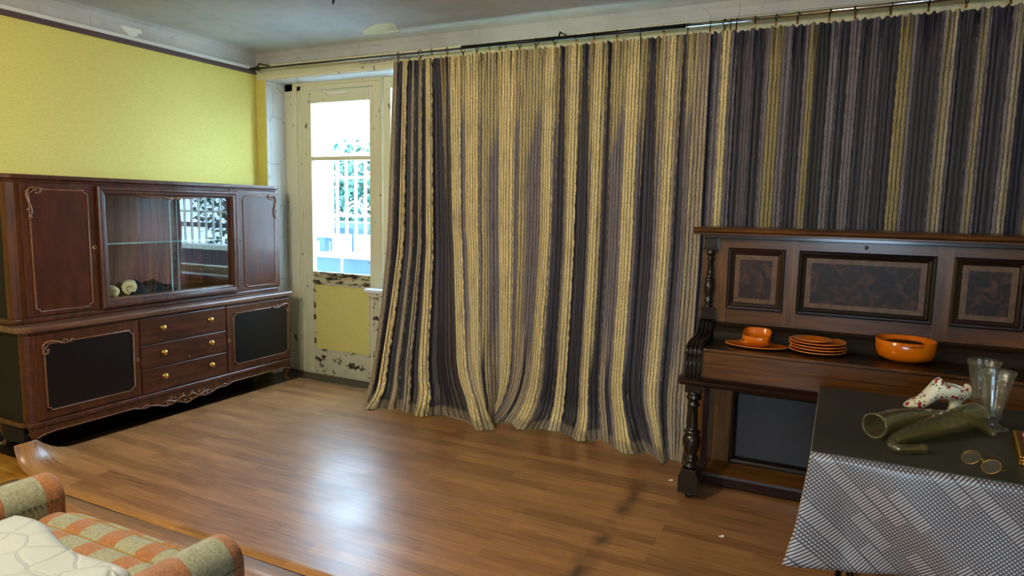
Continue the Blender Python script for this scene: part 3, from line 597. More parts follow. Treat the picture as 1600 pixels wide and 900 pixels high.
        UVs[j, :, 0] = U; UVs[j, :, 1] = z
    n = NX+1; i = np.arange(NX)[None, :]; j = np.arange(NZ)[:, None]
    F_ = np.stack([j*n+i, (j+1)*n+i, (j+1)*n+i+1, j*n+i+1], -1).reshape(-1, 4)
    me = bpy.data.meshes.new(name); me.vertices.add(n*(NZ+1)); me.vertices.foreach_set('co', V.reshape(-1))
    me.loops.add(F_.size); me.loops.foreach_set('vertex_index', F_.reshape(-1).astype(np.int32))
    me.polygons.add(len(F_)); me.polygons.foreach_set('loop_start', np.arange(0, F_.size, 4, dtype=np.int32)); me.update(); 
    me.polygons.foreach_set('use_smooth', np.ones(len(F_), bool))
    at = me.color_attributes.new('Col', 'FLOAT_COLOR', 'POINT'); at.data.foreach_set('color', Cc.reshape(-1))
    ul = me.uv_layers.new(name='UVMap'); ul.data.foreach_set('uv', UVs.reshape(-1, 2)[F_.reshape(-1)].reshape(-1))
    me.validate(); me.materials.append(M['curtain']); o = bpy.data.objects.new(name, me); C.objects.link(o); tag(o, label, 'curtain')
    return o
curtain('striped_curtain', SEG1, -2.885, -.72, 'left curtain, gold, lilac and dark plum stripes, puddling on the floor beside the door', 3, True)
curtain('striped_curtain', SEG2, -.92, 1.25, 'right curtain, darker grey and navy stripes hanging behind the piano', 5, False)
# ------------------------------------------------------------------ sideboard (two stacked units)
XB = LX+.012
def rrect(x0, x1, y0, y1, r, n=6):
    """outline with rounded corners on the x1 (front) side"""
    p = [(x0, y0), (x1-r, y0)]
    p += [(x1-r+r*math.sin(t), y0+r-r*math.cos(t)) for t in np.linspace(0, PI/2, n)[1:]]
    p += [(x1-r+r*math.cos(t), y1-r+r*math.sin(t)) for t in np.linspace(0, PI/2, n)]
    return p+[(x0, y1)]
def slab(mb, x0, x1, y0, y1, z0, z1, r): return mb.prism(rrect(x0, x1, y0, y1, r), 2, z0, z1)
def beading(x, y0, y1, z0, z1, r=.0045, cut=None):
    """raised thin frame with small notched corners"""
    c = .022
    P = [(y0+c, z0), (y1-c, z0), (y1-c*.9, z0+c*.5), (y1, z0+c), (y1, z1-c), (y1-c*.9, z1-c*.5), (y1-c, z1), (y0+c, z1), (y0+c*.9, z1-c*.5), (y0, z1-c), (y0, z0+c), (y0+c*.9, z0+c*.5)]
    return MB().tube([(x, a_, b_) for a_, b_ in P], r, 6, closed=True)
def carving(mb, x, y, z, sy, sz, s=1.0, swap=False):
    """acanthus scroll growing from a frame corner; sy, sz = inward directions"""
    def q(a_, b_):
        if swap: a_, b_ = b_, a_
        return (x+.004, y+sy*a_*s, z+sz*b_*s)
    mb.tube([q(-.004, .16), q(.006, .135), q(.010, .115), q(.004, .09), q(-.008, .065), (q(-.014, .035)), q(-.010, .008), q(.006, -.008), q(.03, -.010), q(.055, -.004), q(.075, 0)], [.003, .004, .004, .005, .006, .007, .008, .007, .006, .005, .004], 6)
    mb.tube([q(.045, -.014), q(.058, -.002), q(.056, .014), q(.044, .018), q(.036, .010)], [.003, .005, .006, .005, .003], 6)
    mb.tube([q(-.014, .10), q(-.008, .112), q(.002, .118)], .004, 6); mb.tube([q(-.012, .145), q(-.003, .15), q(.01, .152)], .004, 6)
    for a_, b_ in ((.035, .02), (.026, .004), (-.012, .112), (-.006, .126), (-.006, .16)): mb.ball(q(a_, b_), .006*s+.001, 6)
def mkeyhole(x, y, z, parent, brass=True):
    e = MB()
    e.lathe([(.002, .0), (.012, .0), (.012, .003), (.007, .004), (.0065, .002)], (x, y, z), 14, axis='x', cap=False)
    p = e.build('escutcheon', 'escut' if brass else 'carve', parent)
    MB().lathe([(.0055, .0), (.0055, .003)], (x, y, z+.002), 8, axis='x').box(x, x+.003, y-.002, y+.002, z-.010, z).build('keyhole', 'screwhole', parent)

FX, Y0, Y1 = -3.85, 1.99, 3.915
t = thing('sideboard', 'lower half of the dark wooden sideboard, with black door panels and three drawers', 'sideboard', ((XB+FX)/2, (Y0+Y1)/2, 0))
mb = MB(); slab(mb, XB, FX, Y0, Y1, .185, .682, .065); mb.build('body', 'cabh', t)
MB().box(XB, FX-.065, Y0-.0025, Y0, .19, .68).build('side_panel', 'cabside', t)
mb = MB(); slab(mb, XB, FX+.030, Y0-.035, Y1+.040, .682, .716, .085); mb.build('worktop', 'cabtop', t, bevel=.010, seg=3)
mb = MB(); slab(mb, XB, FX+.016, Y0-.018, Y1+.018, .16, .188, .07); mb.build('base_moulding', 'cab', t, bevel=.008, seg=3)
# scalloped apron
def apz(y):
    c = (Y0+Y1)/2+.0; d_ = abs(y-c)
    z = .117
    if d_ < .34: z = .118-.045*(math.cos(d_/.34*PI/2)**1.0)-.012*math.cos(d_*38)*(1-d_/.34)
    if .27 < d_ < .37: z -= .012*math.sin((d_-.27)/.10*PI)
    e = min(y-Y0, Y1-y)
    if e < .14: z -= .03*(1-e/.14)**2
    return z
ys = np.linspace(Y0+.03, Y1-.03, 120)
mb = MB(); mb.prism([(y_, .165) for y_ in ys]+[(y_, apz(y_)) for y_ in ys[::-1]], 0, FX-.022, FX+.002); mb.build('apron', 'cab', t)
mb = MB(); mb.tube([(FX+.003, y_, apz(y_)+.003) for y_ in ys], .0045, 6); mb.build('apron_beading', 'carve', t)
mb = MB(); cc = (Y0+Y1)/2
for s_ in (-1, 1):
    mb.tube([(FX+.006, cc+s_*a_, b_) for a_, b_ in ((.0, .105), (.03, .118), (.06, .112), (.075, .095), (.065, .082), (.05, .085))], [.004, .007, .008, .007, .006, .004], 6)
    mb.tube([(FX+.006, cc+s_*a_, b_) for a_, b_ in ((.07, .10), (.10, .095), (.13, .108), (.16, .112), (.19, .105))], [.006, .008, .007, .005, .003], 6)
    for a_, b_ in ((.035, .13), (.09, .118), (.12, .125), (.15, .095), (.02, .085)): mb.ball((FX+.006, cc+s_*a_, b_), (.006, .010, .008), 6)
    mb.tube([(FX+.006, cc+s_*a_, b_) for a_, b_ in ((.27, .115), (.30, .122), (.33, .108), (.35, .112))], [.003, .006, .006, .003], 6)
mb.build('apron_carving', 'carve', t)
MB().box(XB+.10, FX-.09, Y0+.012, Y0+.035, .055, .17).build('added_side_apron', 'cabside', t)  # apron added to keep the space beneath dark
MB().box(XB, XB+.012, Y0+.03, Y1-.03, .012, .17).build('shade_board', 'cabside', t)  # dark board added in place of shade on the wall under the body
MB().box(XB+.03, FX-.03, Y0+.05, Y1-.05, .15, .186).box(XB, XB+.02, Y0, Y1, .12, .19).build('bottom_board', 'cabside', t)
for y_, sy in ((Y0+.055, -1), (Y1-.045, 1)):
    for x_, sx_ in ((FX-.045, 1), (XB+.06, 0)):
        mb = MB(); pth = [(.0, .0, .165, .040), (.005, .004, .135, .036), (.012, .010, .10, .027), (.010, .008, .065, .017), (.002, .002, .04, .013), (.010, .008, .02, .014), (.022, .016, .010, .014), (.030, .022, .010, .008)]
        mb.tube([(x_+sx_*a_, y_+sy*b_*(1.2), c_) for a_, b_, c_, r_ in pth], [p[3] for p in pth], 10)
        lg = mb.build('leg', 'cab', t)
        if sx_:
            mb = MB(); mb.tube([(x_+.035, y_-sy*.05, .150), (x_+.042, y_-sy*.035, .158), (x_+.045, y_-sy*.02, .15), (x_+.042, y_-sy*.025, .138)], [.003, .006, .006, .003], 6); mb.build('scroll', 'carve', lg)
# doors
def sdoor(y0, y1, corner, kh):
    dr = box(FX-.005, FX+.008, y0, y1, .195, .665).build('door', 'cab', t, bevel=.004)
    iy0, iy1, iz0, iz1 = y0+.045, y1-.035, .24, .612
    if corner < 0: iy0, iy1 = y0+.05, y1-.04
    else: iy0, iy1 = y0+.055, y1-.025
    box(FX+.005, FX+.0095, iy0, iy1, iz0, iz1).build('inset_panel', 'cabblack', dr)
    beading(FX+.010, iy0, iy1, iz0, iz1).build('beading', 'carve', dr)
    mb = MB(); yy = iy0 if corner < 0 else iy1
    carving(mb, FX+.010, yy, iz1, -corner, -1, .95, swap=True); mb.build('carved_scroll', 'carve', dr)
    mkeyhole(FX+.008, kh, .42, dr, False)
sdoor(2.03+.0, 2.628, -1, 2.613); sdoor(3.288, 3.885, 1, 3.30)
def drawer(z0, z1, first=[None]):
    dr = box(FX-.005, FX+.010, 2.637, 3.276, z0, z1).build('drawer', 'cabh', t, bevel=.004)
    for y_ in (2.79, 3.148):
        kn = MB(); kn.lathe([(.003, .018), (.009, .020), (.015, .026), (.017, .032), (.014, .037), (.009, .036), (.008, .038), (.006, .041), (.001, .042)], (FX-.010+.003, y_, (z0+z1)/2+.01), 16, axis='x')
        kn.lathe([(.016, .014), (.016, .017), (.006, .020), (.006, .026)], (FX-.007, y_, (z0+z1)/2+.01), 16, axis='x')
        kn.build('knob', 'brass', dr)
    return dr
drawer(.505, .668); drawer(.352, .500); x_ = drawer(.195, .347)
mb = MB(); mb.ball((FX+.011, 2.97, .375), .007, 6); mb.build('lock_button', 'brassdk', t)

UX = -3.95
t = thing('display_cabinet', 'upper half of the dark wooden sideboard, with a glazed display case between two doors', 'cabinet', ((XB+UX)/2, (Y0+Y1)/2, .716))
uy0, uy1 = 2.0, 3.905
mb = MB(); slab(mb, XB, UX, uy0, 2.50, .742, 1.487, .06); mb.box(UX-.02, UX, 2.44, 2.50, .742, 1.487)
mb.build('left_case', 'cab', t)
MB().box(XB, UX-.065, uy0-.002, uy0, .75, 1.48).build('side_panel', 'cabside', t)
mb = MB(); mb.prism([(XB, 3.43), (UX, 3.43)]+[(UX-.03+.03*math.cos(q), uy1-.03+.03*math.sin(q)) for q in np.linspace(0, PI/2, 5)]+[(XB, uy1)], 2, .742, 1.487); mb.build('right_case', 'cab', t)
mb = MB(); slab(mb, XB, UX+.006, uy0-.012, uy1+.006, .716, .746, .062); mb.build('base_moulding', 'cab', t, bevel=.008)
mb = MB(); slab(mb, XB, UX+.008, uy0-.015, uy1+.008, 1.485, 1.500, .065); slab(mb, XB, UX+.020, uy0-.028, uy1+.014, 1.500, 1.526, .07); mb.build('cornice', 'cab', t, bevel=.006)
box(XB, UX, 2.49, 3.44, .745, .80).build('case_floor', 'cab', t); box(XB, UX, 2.49, 3.44, 1.44, 1.487).build('case_ceiling', 'cab', t)
box(XB, XB+.01, 2.49, 3.44, .79, 1.45).build('case_back', 'cabin', t)
box(XB+.01, UX-.05, 2.50, 3.43, 1.128, 1.134).build('glass_shelf', 'panecab', t)
box(UX-.052, UX-.050, 2.50, 3.43, 1.127, 1.135).build('shelf_edge', 'paneedge', t)
# projecting moulded frame of the display opening
def mitred(x0, steps, y0, y1, z0, z1):
    """steps: list of (inset, height) from outside in"""
    mb = MB()
    rings = [[(x0+h_, y0+i_, z0+i_), (x0+h_, y1-i_, z0+i_), (x0+h_, y1-i_, z1-i_), (x0+h_, y0+i_, z1-i_)] for i_, h_ in steps]
    vs = [p for r_ in rings for p in r_]; fs = []
    for k in range(len(rings)-1):
        for a_ in range(4): fs.append((k*4+a_, k*4+(a_+1) % 4, (k+1)*4+(a_+1) % 4, (k+1)*4+a_))
    return mb.add(vs, fs)
mitred(UX, [(0, -.01), (0, .026), (.008, .034), (.020, .034), (.026, .026), (.040, .024), (.046, .012), (.052, .010), (.056, -.03)], 2.47, 3.487, .748, 1.478).build('display_frame', 'cab', t)
mb = MB(); yy = np.linspace(2.53, 3.43, 60)
def vz(y_):
    d_ = abs(y_-2.98); return 1.430-(.020*math.cos(min(d_/.30, 1)*PI/2)+.006*math.cos(d_*40)*max(0, 1-d_/.30))*(1 if d_ < .30 else 0)
mb.prism([(y_, 1.44) for y_ in yy]+[(y_, vz(y_)) for y_ in yy[::-1]], 0, UX-.012, UX+.004); mb.build('carved_valance', 'carve', t)
mb = MB()
for s_ in (-1, 1):
    mb.tube([(UX+.007, 2.98+s_*a_, b_) for a_, b_ in ((.0, 1.418), (.03, 1.412), (.06, 1.42), (.09, 1.428), (.13, 1.420), (.17, 1.43), (.22, 1.425), (.27, 1.432))], [.008, .007, .006, .004, .006, .004, .006, .003], 6)
    for a_, b_ in ((.02, 1.43), (.08, 1.412), (.15, 1.432)): mb.ball((UX+.007, 2.98+s_*a_, b_), .006, 6)
mb.build('valance_scroll', 'carve', t)
box(UX-.024, UX-.020, 2.52, 3.02, .80, 1.44).build('sliding_pane', 'panecab', t)
box(UX-.014, UX-.010, 2.965, 3.44, .80, 1.44).build('sliding_pane', 'panecab', t)
for x_, y_ in ((UX-.014, 2.962), (UX-.024, 3.0205)): box(x_, x_+.004, y_, y_+.003, .80, 1.44).build('pane_edge', 'paneedge', t)
MB().box(UX-.03, UX-.004, 2.52, 3.44, .798, .804).build('pane_track', 'carve', t)
def udoor(y0, y1, iy0, iy1, corner, kh):
    dr = box(UX-.004, UX+.010, y0, y1, .752, 1.478).build('door', 'cab', t, bevel=.004)
    box(UX+.008, UX+.0115, iy0, iy1, .775, 1.447).build('inset_panel', 'cabred', dr)
    beading(UX+.012, iy0, iy1, .775, 1.447).build('beading', 'carve', dr)
    mb = MB(); carving(mb, UX+.012, iy0 if corner < 0 else iy1, 1.447, -corner, -1, 1.0); mb.build('carved_scroll', 'carve', dr)
    mkeyhole(UX+.010, kh, 1.118, dr, corner < 0)
udoor(2.065, 2.462, 2.105, 2.418, -1, 2.445); udoor(3.495, 3.892, 3.545, 3.845, 1, 3.515)
# things inside the display case
def roll(y, x, z, r, l, a_, label):
    t_ = MB(); ca2, sa2 = math.cos(a_), math.sin(a_)
    pr = [(.001, 0), (r*.35, .002), (r*.6, -.003), (r*.8, .001), (r, .004), (r*1.02, .02), (r*.98, l*.6), (r, l-.01), (r*.9, l), (.001, l)]
    vs = []; n = 20
    for rr, h_ in pr:
        for k in range(n):
            q = 2*PI*k/n; wv = 1+.05*math.sin(3*q)
            px, py, pz = -h_, rr*wv*math.cos(q), rr*wv*math.sin(q)
            vs.append((x+px*ca2-py*sa2, y+px*sa2+py*ca2, z+pz))
    t_.add(vs, [(i*n+k, (i+1)*n+k, (i+1)*n+(k+1) % n, i*n+(k+1) % n) for i in range(len(pr)-1) for k in range(n)], True)
    rt_ = thing('fabric_roll', label, 'roll', (x, y, z-r))
    t_.build('roll_body', 'cream_roll', rt_)
    sp = MB(); sp.tube([(x+.004, y+rr*math.cos(q), z+rr*math.sin(q)) for q, rr in ((k*.5, r*(.15+.05*k)) for k in range(14))], .002, 5); sp.build('spiral_edge', 'carve', rt_)
roll(2.590, -4.005, .833, .032, .12, -.45, 'smaller cream roll at the left end of the display case')
roll(2.70, -4.02, .846, .042, .14, -.62, 'larger cream roll beside the black cloth in the display case')
def blk(u_, v_):
    y = 2.70+u_*.33; x = -4.20+v_*.20
    e = min(1, min(u_, 1-u_)/.1)*min(1, min(v_, 1-v_)/.12)
    return (x, y, .802+e**.5*(.062-.035*u_*v_+.010*math.sin(u_*17+v_*5)+.006*math.sin(u_*31)))
mb = MB(); mb.grid(blk, 40, 16); q = tag(mb.build('black_cloth', 'blackcloth'), 'crumpled black cloth lying in the display case behind the rolls', 'cloth')

# ------------------------------------------------------------------ piano
PX0, PX1 = -.63, .842; PC = .106
t = thing('upright_piano', 'dark walnut upright piano with burl panels and turned columns', 'piano', (PC, 3.5, 0))
def both(fn):
    for s_ in (-1, 1): fn(s_, lambda x_: PC+s_*abs(PC-x_) if x_ < PC else PC+s_*(x_-PC))
mb = MB(); mb.prism([(3.43, 1.285), (3.43, 1.296), (3.41, 1.300), (3.405, 1.312), (3.415, 1.322), (3.82, 1.322), (3.82, 1.285)], 0, PX0-.038, PX1+.038)
mb.build('top_lid', 'piano', t, bevel=.003)
box(PX0+.01, PX1-.01, 3.44, 3.8, 1.268, 1.287).build('lid_moulding', 'pianodk', t, bevel=.003)
for xa, xb in ((PX0, PX0+.05), (PX1-.05, PX1)):
    MB().box(xa, xb, 3.50, 3.815, .02, 1.27).build('case_side', 'pianov', t)
box(PX0+.05, PX1-.05, 3.79, 3.815, .05, 1.27).build('case_back', 'pianodk', t)
# upper front with three framed burl panels
up_ = box(PX0+.05, PX1-.05, 3.497, 3.525, .842, 1.27).build('upper_panel', 'piano', t)
for xa, xb in ((-.235, -.178), (.390, .450), (PX0+.065, -.505), (.724, PX1-.065)): box(xa, xb, 3.4955, 3.498, .845, 1.265).build('upright_veneer', 'pianov', up_)
def yframe(y, steps, x0, x1, z0, z1):
    mb = MB(); rings = [[(x0+i_, y-h_, z0+i_), (x1-i_, y-h_, z0+i_), (x1-i_, y-h_, z1-i_), (x0+i_, y-h_, z1-i_)] for i_, h_ in steps]
    return mb.add([p for r_ in rings for p in r_], [(k*4+a_, k*4+(a_+1) % 4, (k+1)*4+(a_+1) % 4, (k+1)*4+a_) for k in range(len(rings)-1) for a_ in range(4)])
for x0, x1 in ((-.503, -.236), (-.176, .388), (.452, .722)):
    fr_ = yframe(3.497, [(0, 0), (0, .016), (.006, .020), (.014, .018), (.020, .010), (.030, .006), (.036, -.0012)], x0, x1, .915, 1.222).build('panel_frame', 'pianored' if x1-x0 < .4 else 'pianodk', up_)
    box(x0+.034, x1-.034, 3.4945, 3.4975, .949, 1.188).build('panel_border', 'border', up_)
    box(x0+.058, x1-.058, 3.493, 3.4950, .972, 1.165).build('burl_panel', 'burl', up_)
MB().lathe([(.001, -.001), (.009, -.001), (.009, .0035), (.001, .0035)], (PC, 3.494, 1.247), 12, axis='y').build('lock_plate', 'brassdk', up_)
MB().box(PC-.0022, PC+.0022, 3.489, 3.4935, 1.236, 1.250).build('keyhole', 'screwhole', up_)
# fallboard and key bed
mb = MB(); pf = [(3.505, .842), (3.496, .842), (3.490, .838), (3.470, .834), (3.448, .822), (3.430, .802), (3.418, .782), (3.408, .768), (3.39, .762), (3.17, .760), (3.160, .757), (3.160, .748), (3.505, .748)]
mb.prism(pf, 0, PX0+.085, PX1-.085); mb.build('fallboard', 'lidtop', t)
box(PX0+.085, PX1-.085, 3.155, 3.165, .7505, .763).build('fallboard_edge', 'piano', t, bevel=.003)
kb = MB(); kb.box(PX0+.02, PX1-.02, 3.172, 3.5, .615, .748).build('key_slip', 'piano', t)
MB().box(PX0+.085, PX1-.085, 3.166, 3.172, .690, .745).box(PX0+.085, PX1-.085, 3.168, 3.172, .625, .682).build('key_slip_panel', 'piano', t, bevel=.003)
mb = MB(); mb.prism([(3.50, .575), (3.17, .575), (3.162, .583), (3.150, .586), (3.146, .594), (3.133, .598), (3.130, .608), (3.145, .616), (3.160, .622), (3.50, .622)], 0, PX0-.018, PX1+.018); mb.build('keybed_moulding', 'pianored', t)
# cheeks: fluted scroll brackets
for xa in (PX0, PX1-.085):
    ck = MB(); pf = [(3.505, .60), (3.505, .855), (3.455, .85), (3.44, .838), (3.425, .81), (3.40, .790), (3.34, .782), (3.22, .780), (3.175, .772), (3.150, .755), (3.145, .735), (3.158, .715), (3.152, .69), (3.150, .65), (3.152, .60)]
    ck.prism(pf, 0, xa+.004, xa+.081); c_ = ck.build('cheek', 'pianodk', t)
    for k in range(4):
        xx = xa+.014+k*.019
        MB().tube([(xx, y_-.001, z_+.002) for y_, z_ in pf[2:]], .0075, 8).build('reed', 'pianodk', c_)
# turned columns
def column(x, y, z0, z1, r, parent, name='column'):
    h = z1-z0
    pr = [(0, .9), (.03, 1.0), (.045, .75), (.07, .62), (.09, .95), (.11, 1.0), (.125, .7), (.145, .95), (.16, .7), (.20, .82), (.25, .98), (.30, 1.12), (.36, 1.18), (.42, 1.05), (.445, .8), (.455, 1.05), (.48, 1.1), (.50, .82), (.52, .62), (.55, .72), (.60, .66), (.80, .55), (.82, .8), (.84, .82), (.855, .55), (.88, .6), (.90, .9), (.93, 1.05), (.95, .8), (.97, .9), (1, 1.0)]
    return MB().lathe([(r*b_, z0+h*a_) for a_, b_ in pr], (x, y, 0), 20).build(name, 'pianodk', parent)
for s_ in (-1, 1):
    cx = PC+s_*(PC-PX0-.043)
    # upper half-columns
    column(cx, 3.478, .915, 1.215, .024, t, 'upper_column')
    MB().box(cx-.030, cx+.030, 3.452, 3.50, 1.215, 1.268).box(cx-.034, cx+.034, 3.447, 3.50, 1.208, 1.218).build('column_block', 'pianodk', t, bevel=.003)
    MB().box(cx-.030, cx+.030, 3.452, 3.50, .855, .905).box(cx-.034, cx+.034, 3.447, 3.5, .903, .917).build('column_block', 'pianodk', t, bevel=.003)
    # front columns under the key bed
    column(cx, 3.225, .155, .535, .037, t, 'front_column')
    MB().box(cx-.040, cx+.040, 3.185, 3.265, .535, .577).build('capital', 'pianodk', t, bevel=.004)
    MB().tube([(cx, 3.30, .57), (cx, 3.285, .54), (cx, 3.255, .525), (cx, 3.235, .53)], [.03, .028, .022, .015], 10).build('bracket', 'pianodk', t)
    mb = MB(); mb.prism([(cx-.048, .035), (cx+.048, .035), (cx+.048, .118), (cx+.036, .142), (cx+.036, .155), (cx-.036, .155), (cx-.036, .142), (cx-.048, .118)], 1, 3.175, 3.275); mb.build('foot_block', 'pianodk', t, bevel=.003)
    MB().box(cx-.036, cx+.036, 3.27, 3.50, .045, .105).build('toe_rail', 'pianored', t, bevel=.004)
    MB().lathe([(.016, -.012), (.018, -.008), (.018, .008), (.016, .012)], (cx, 3.215, .0185), 14, axis='x').box(cx-.02, cx+.02, 3.20, 3.25, .022, .036).build('castor', 'blackmetal', t)
    MB().lathe([(.016, -.012), (.018, -.008), (.018, .008), (.016, .012)], (cx, 3.75, .0185), 14, axis='x').build('castor', 'blackmetal', t)
    bx_ = PX0+.05 if s_ < 0 else PX1-.05
    MB().box(bx_, bx_+.03*-s_, 3.44, 3.52, .09, .575).build('side_stile', 'pianored', t, bevel=.003)
# lower front
lw = MB().box(PX0+.05, -.435, 3.49, 3.52, .065, .577).box(.647, PX1-.05, 3.49, 3.52, .065, .577).box(-.435, .647, 3.49, 3.52, .500, .577).box(-.435, .647, 3.49, 3.52, .065, .128).build('lower_frame', 'pianov', t)
yframe(3.49, [(0, 0), (0, .012), (.010, .016), (.020, .010), (.030, -.012), (.032, -.03)], -.447, .659, .118, .510).build('lower_moulding', 'pianodk', lw)
m = NT('dusty_lower_panel'); f = m.noise(m.geo((1, 1, 1)), 3, 3); m.set('Base Color', m.ramp(f, [(.3, hx('#16161b')), (.7, hx('#2a2a31'))])); m.set('Roughness', .42); M['dusty'] = m.m
box(-.43, .645, 3.512, 3.522, .13, .50).build('lower_panel', 'dusty', lw)
mb = MB(); mb.prism([(3.49, .118), (3.49, .065), (3.40, .065), (3.40, .075)], 0, PX0+.08, PX1-.08); mb.build('sloping_sill', 'piano', t)
mb = MB(); mb.prism([(3.50, .006), (3.415, .006), (3.40, .014), (3.395, .060), (3.40, .072), (3.50, .072)], 0, PX0+.06, PX1-.06); mb.build('plinth', 'pianored', t, bevel=.002)

# ------------------------------------------------------------------ orange crockery on the fallboard
PZ = .7625
def sq(t_, n, a_): return (abs(math.cos(t_))**n+abs(math.sin(t_))**n)**(-1/n)*a_
def rimmed(o_, zmin):
    o_.data.materials.append(M['orangerim'])
    for p_ in o_.data.polygons:
        if p_.center.z > zmin and min(o_.data.vertices[v_].co.z for v_ in p_.vertices) > zmin-.0015: p_.material_index = 1
def plate(name, cx, cy, z, rx_, ry_, h_, label, cat='plate', group=None, n=2.0, foot=.62, mat='orange'):
    pr = [(.001, .004), (foot*.9, .004), (foot, .007), (.80, .010), (.93, h_*.85), (1.0, h_), (1.0, h_-.003), (.93, h_*.85-.004), (.80, .004), (foot, 0), (.001, 0)]
    N = 48; vs = []
    for r_, z_ in pr:
        for k in range(N):
            q = 2*PI*k/N; s_ = sq(q, n, 1)
            vs.append((cx+rx_*r_*s_*math.cos(q), cy+ry_*r_*s_*math.sin(q), z+z_))
    mb = MB(); mb.add(vs, [(i*N+k, (i+1)*N+k, (i+1)*N+(k+1) % N, i*N+(k+1) % N) for i in range(len(pr)-1) for k in range(N)], True)
    o_ = mb.build(name, mat); o_.data.flip_normals(); rimmed(o_, z+h_*.86); return tag(o_, label, cat, group)
plate('oval_platter', -.332, 3.335, PZ, .142, .088, .012, 'flat oval orange platter under the square dishes, left on the piano', 'platter')
plate('square_dish', -.335, 3.345, PZ+.0045, .070, .058, .022, 'lower orange square dish with rounded corners on the oval platter', 'dish', 'square dishes on the platter', 3.6)
def bowl(name, cx, cy, z, r, h_, n, label, th=.004, rb=.66, cat='bowl', rot=0):
    pr = [(.001, .006), (rb*.85, .007), (rb*1.03, .014), (.86, h_*.22), (.94, h_*.48), (1-th/r, h_-.001), (1.0-th/r/2, h_+.001), (1.0, h_-.002), (.985, h_*.50), (.915, h_*.22), (rb*1.06, .006), (rb*.9, 0), (.001, 0)]
    N = 48; vs = []
    for r_, z_ in pr:
        for k in range(N):
            q = 2*PI*k/N; s_ = sq(q, n, 1); vs.append((cx+r*r_*s_*math.cos(q+rot), cy+r*r_*s_*math.sin(q+rot), z+z_))
    mb = MB(); mb.add(vs, [(i*N+k, i*N+(k+1) % N, (i+1)*N+(k+1) % N, (i+1)*N+k) for i in range(len(pr)-1) for k in range(N)], True)
    return mb
plate_b = bowl('square_bowl', -.330, 3.345, PZ+.012, .064, .044, 3.6, '', rb=.62)
plate_b.v = [(x_, y_, z_+(y_-3.345)*.22+.012) for x_, y_, z_ in plate_b.v]
q = plate_b.build('square_bowl', 'orange'); q.data.flip_normals()
tag(q, 'upper orange square bowl nested on the square dish', 'bowl', 'square dishes on the platter')
for k in range(4):
    plate('dinner_plate', -.067+(.004 if k == 1 else 0), 3.355+.004*(k % 2), PZ+k*.0135, .122, .118, .0165, ['orange dinner plate at the bottom of the stack on the piano', 'second orange dinner plate up from the bottom of the stack', 'third orange dinner plate up from the bottom of the stack', 'topmost of the large orange dinner plates, under the small plate'][k], 'plate', 'stacked orange plates')
plate('side_plate', -.085, 3.365, PZ+4*.0135-.006, .080, .076, .014, 'small orange plate lying on top of the stack of plates', 'plate')
bt = thing('handled_bowl', 'deep orange round bowl with a lug handle, right on the piano lid', 'bowl', (.286, 3.375, PZ))
q = bowl('', .286, 3.375, PZ, .118, .094, 2.3, '', th=.005, rb=.60).build('bowl_body', 'orange', bt); q.data.flip_normals()
def lug(cx, cy, a_, z):
    mb = MB(); P_ = []
    for i_ in range(11):
        q = -1+2*i_/10; s_ = .040*q; o_ = .022*(1-q*q)
        P_.append((cx+math.cos(a_)*(.110+o_)-math.sin(a_)*s_, cy+math.sin(a_)*(.110+o_)+math.cos(a_)*s_, z))
    mb.tube(P_, .0055, 8); mb.add([(p[0], p[1], p[2]) for p in P_]+[(cx+math.cos(a_)*.108-math.sin(a_)*.040*(-1+2*i_/10), cy+math.sin(a_)*.108+math.cos(a_)*.04*(-1+2*i_/10), z) for i_ in range(11)], [(i_, i_+1, 12+i_, 11+i_) for i_ in range(10)])
    return mb
lug(.286, 3.375, -PI/2+.15, PZ+.088).build('lug_handle', 'orange', bt)
lg = thing('orange_saucer', 'small orange handled saucer inside the deep bowl', 'saucer', (.30, 3.36, PZ+.05))
plate_ = MB(); 
q = bowl('', .285, 3.37, PZ+.036, .072, .026, 2.0, '', rb=.6).build('saucer_body', 'orange', lg); q.data.flip_normals()
MB().tube([(.33, 3.36, PZ+.060), (.345, 3.352, PZ+.072), (.362, 3.345, PZ+.080)], [.006, .007, .005], 8).build('saucer_handle', 'orange', lg)
# ------------------------------------------------------------------ table, cloth, mat
TX0, TX1, TY0, TY1, TZ = -.035, 1.25, 1.98, 2.755, .742
t = thing('folding_table', 'table with metal legs under the silver tablecloth', 'table', (.6, 2.37, 0))
box(TX0+.008, TX1-.01, TY0+.008, TY1-.008, TZ-.028, TZ-.004).build('tabletop', 'blackmetal', t, bevel=.003)
for x_, y_ in ((.075, 2.06), (1.15, 2.06), (.075, 2.68), (1.15, 2.68)):
    MB().tube([(x_+.03*(1 if x_ < .6 else -1), y_+.02*(1 if y_ < 2.3 else -1), TZ-.03), (x_, y_, .012)], .011, 10).tube([(x_, y_, 0), (x_, y_, .03)], .015, 10).build('leg', 'blackmetal', t)
MB().tube([(.125, 2.11, .68), (.105, 2.12, .30), (.105, 2.62, .30), (.125, 2.63, .68)], .009, 10).build('brace', 'chrome', t)
MB().tube([(1.10, 2.11, .68), (1.12, 2.12, .30), (1.12, 2.62, .30), (1.10, 2.63, .68)], .009, 10).build('brace', 'chrome', t)
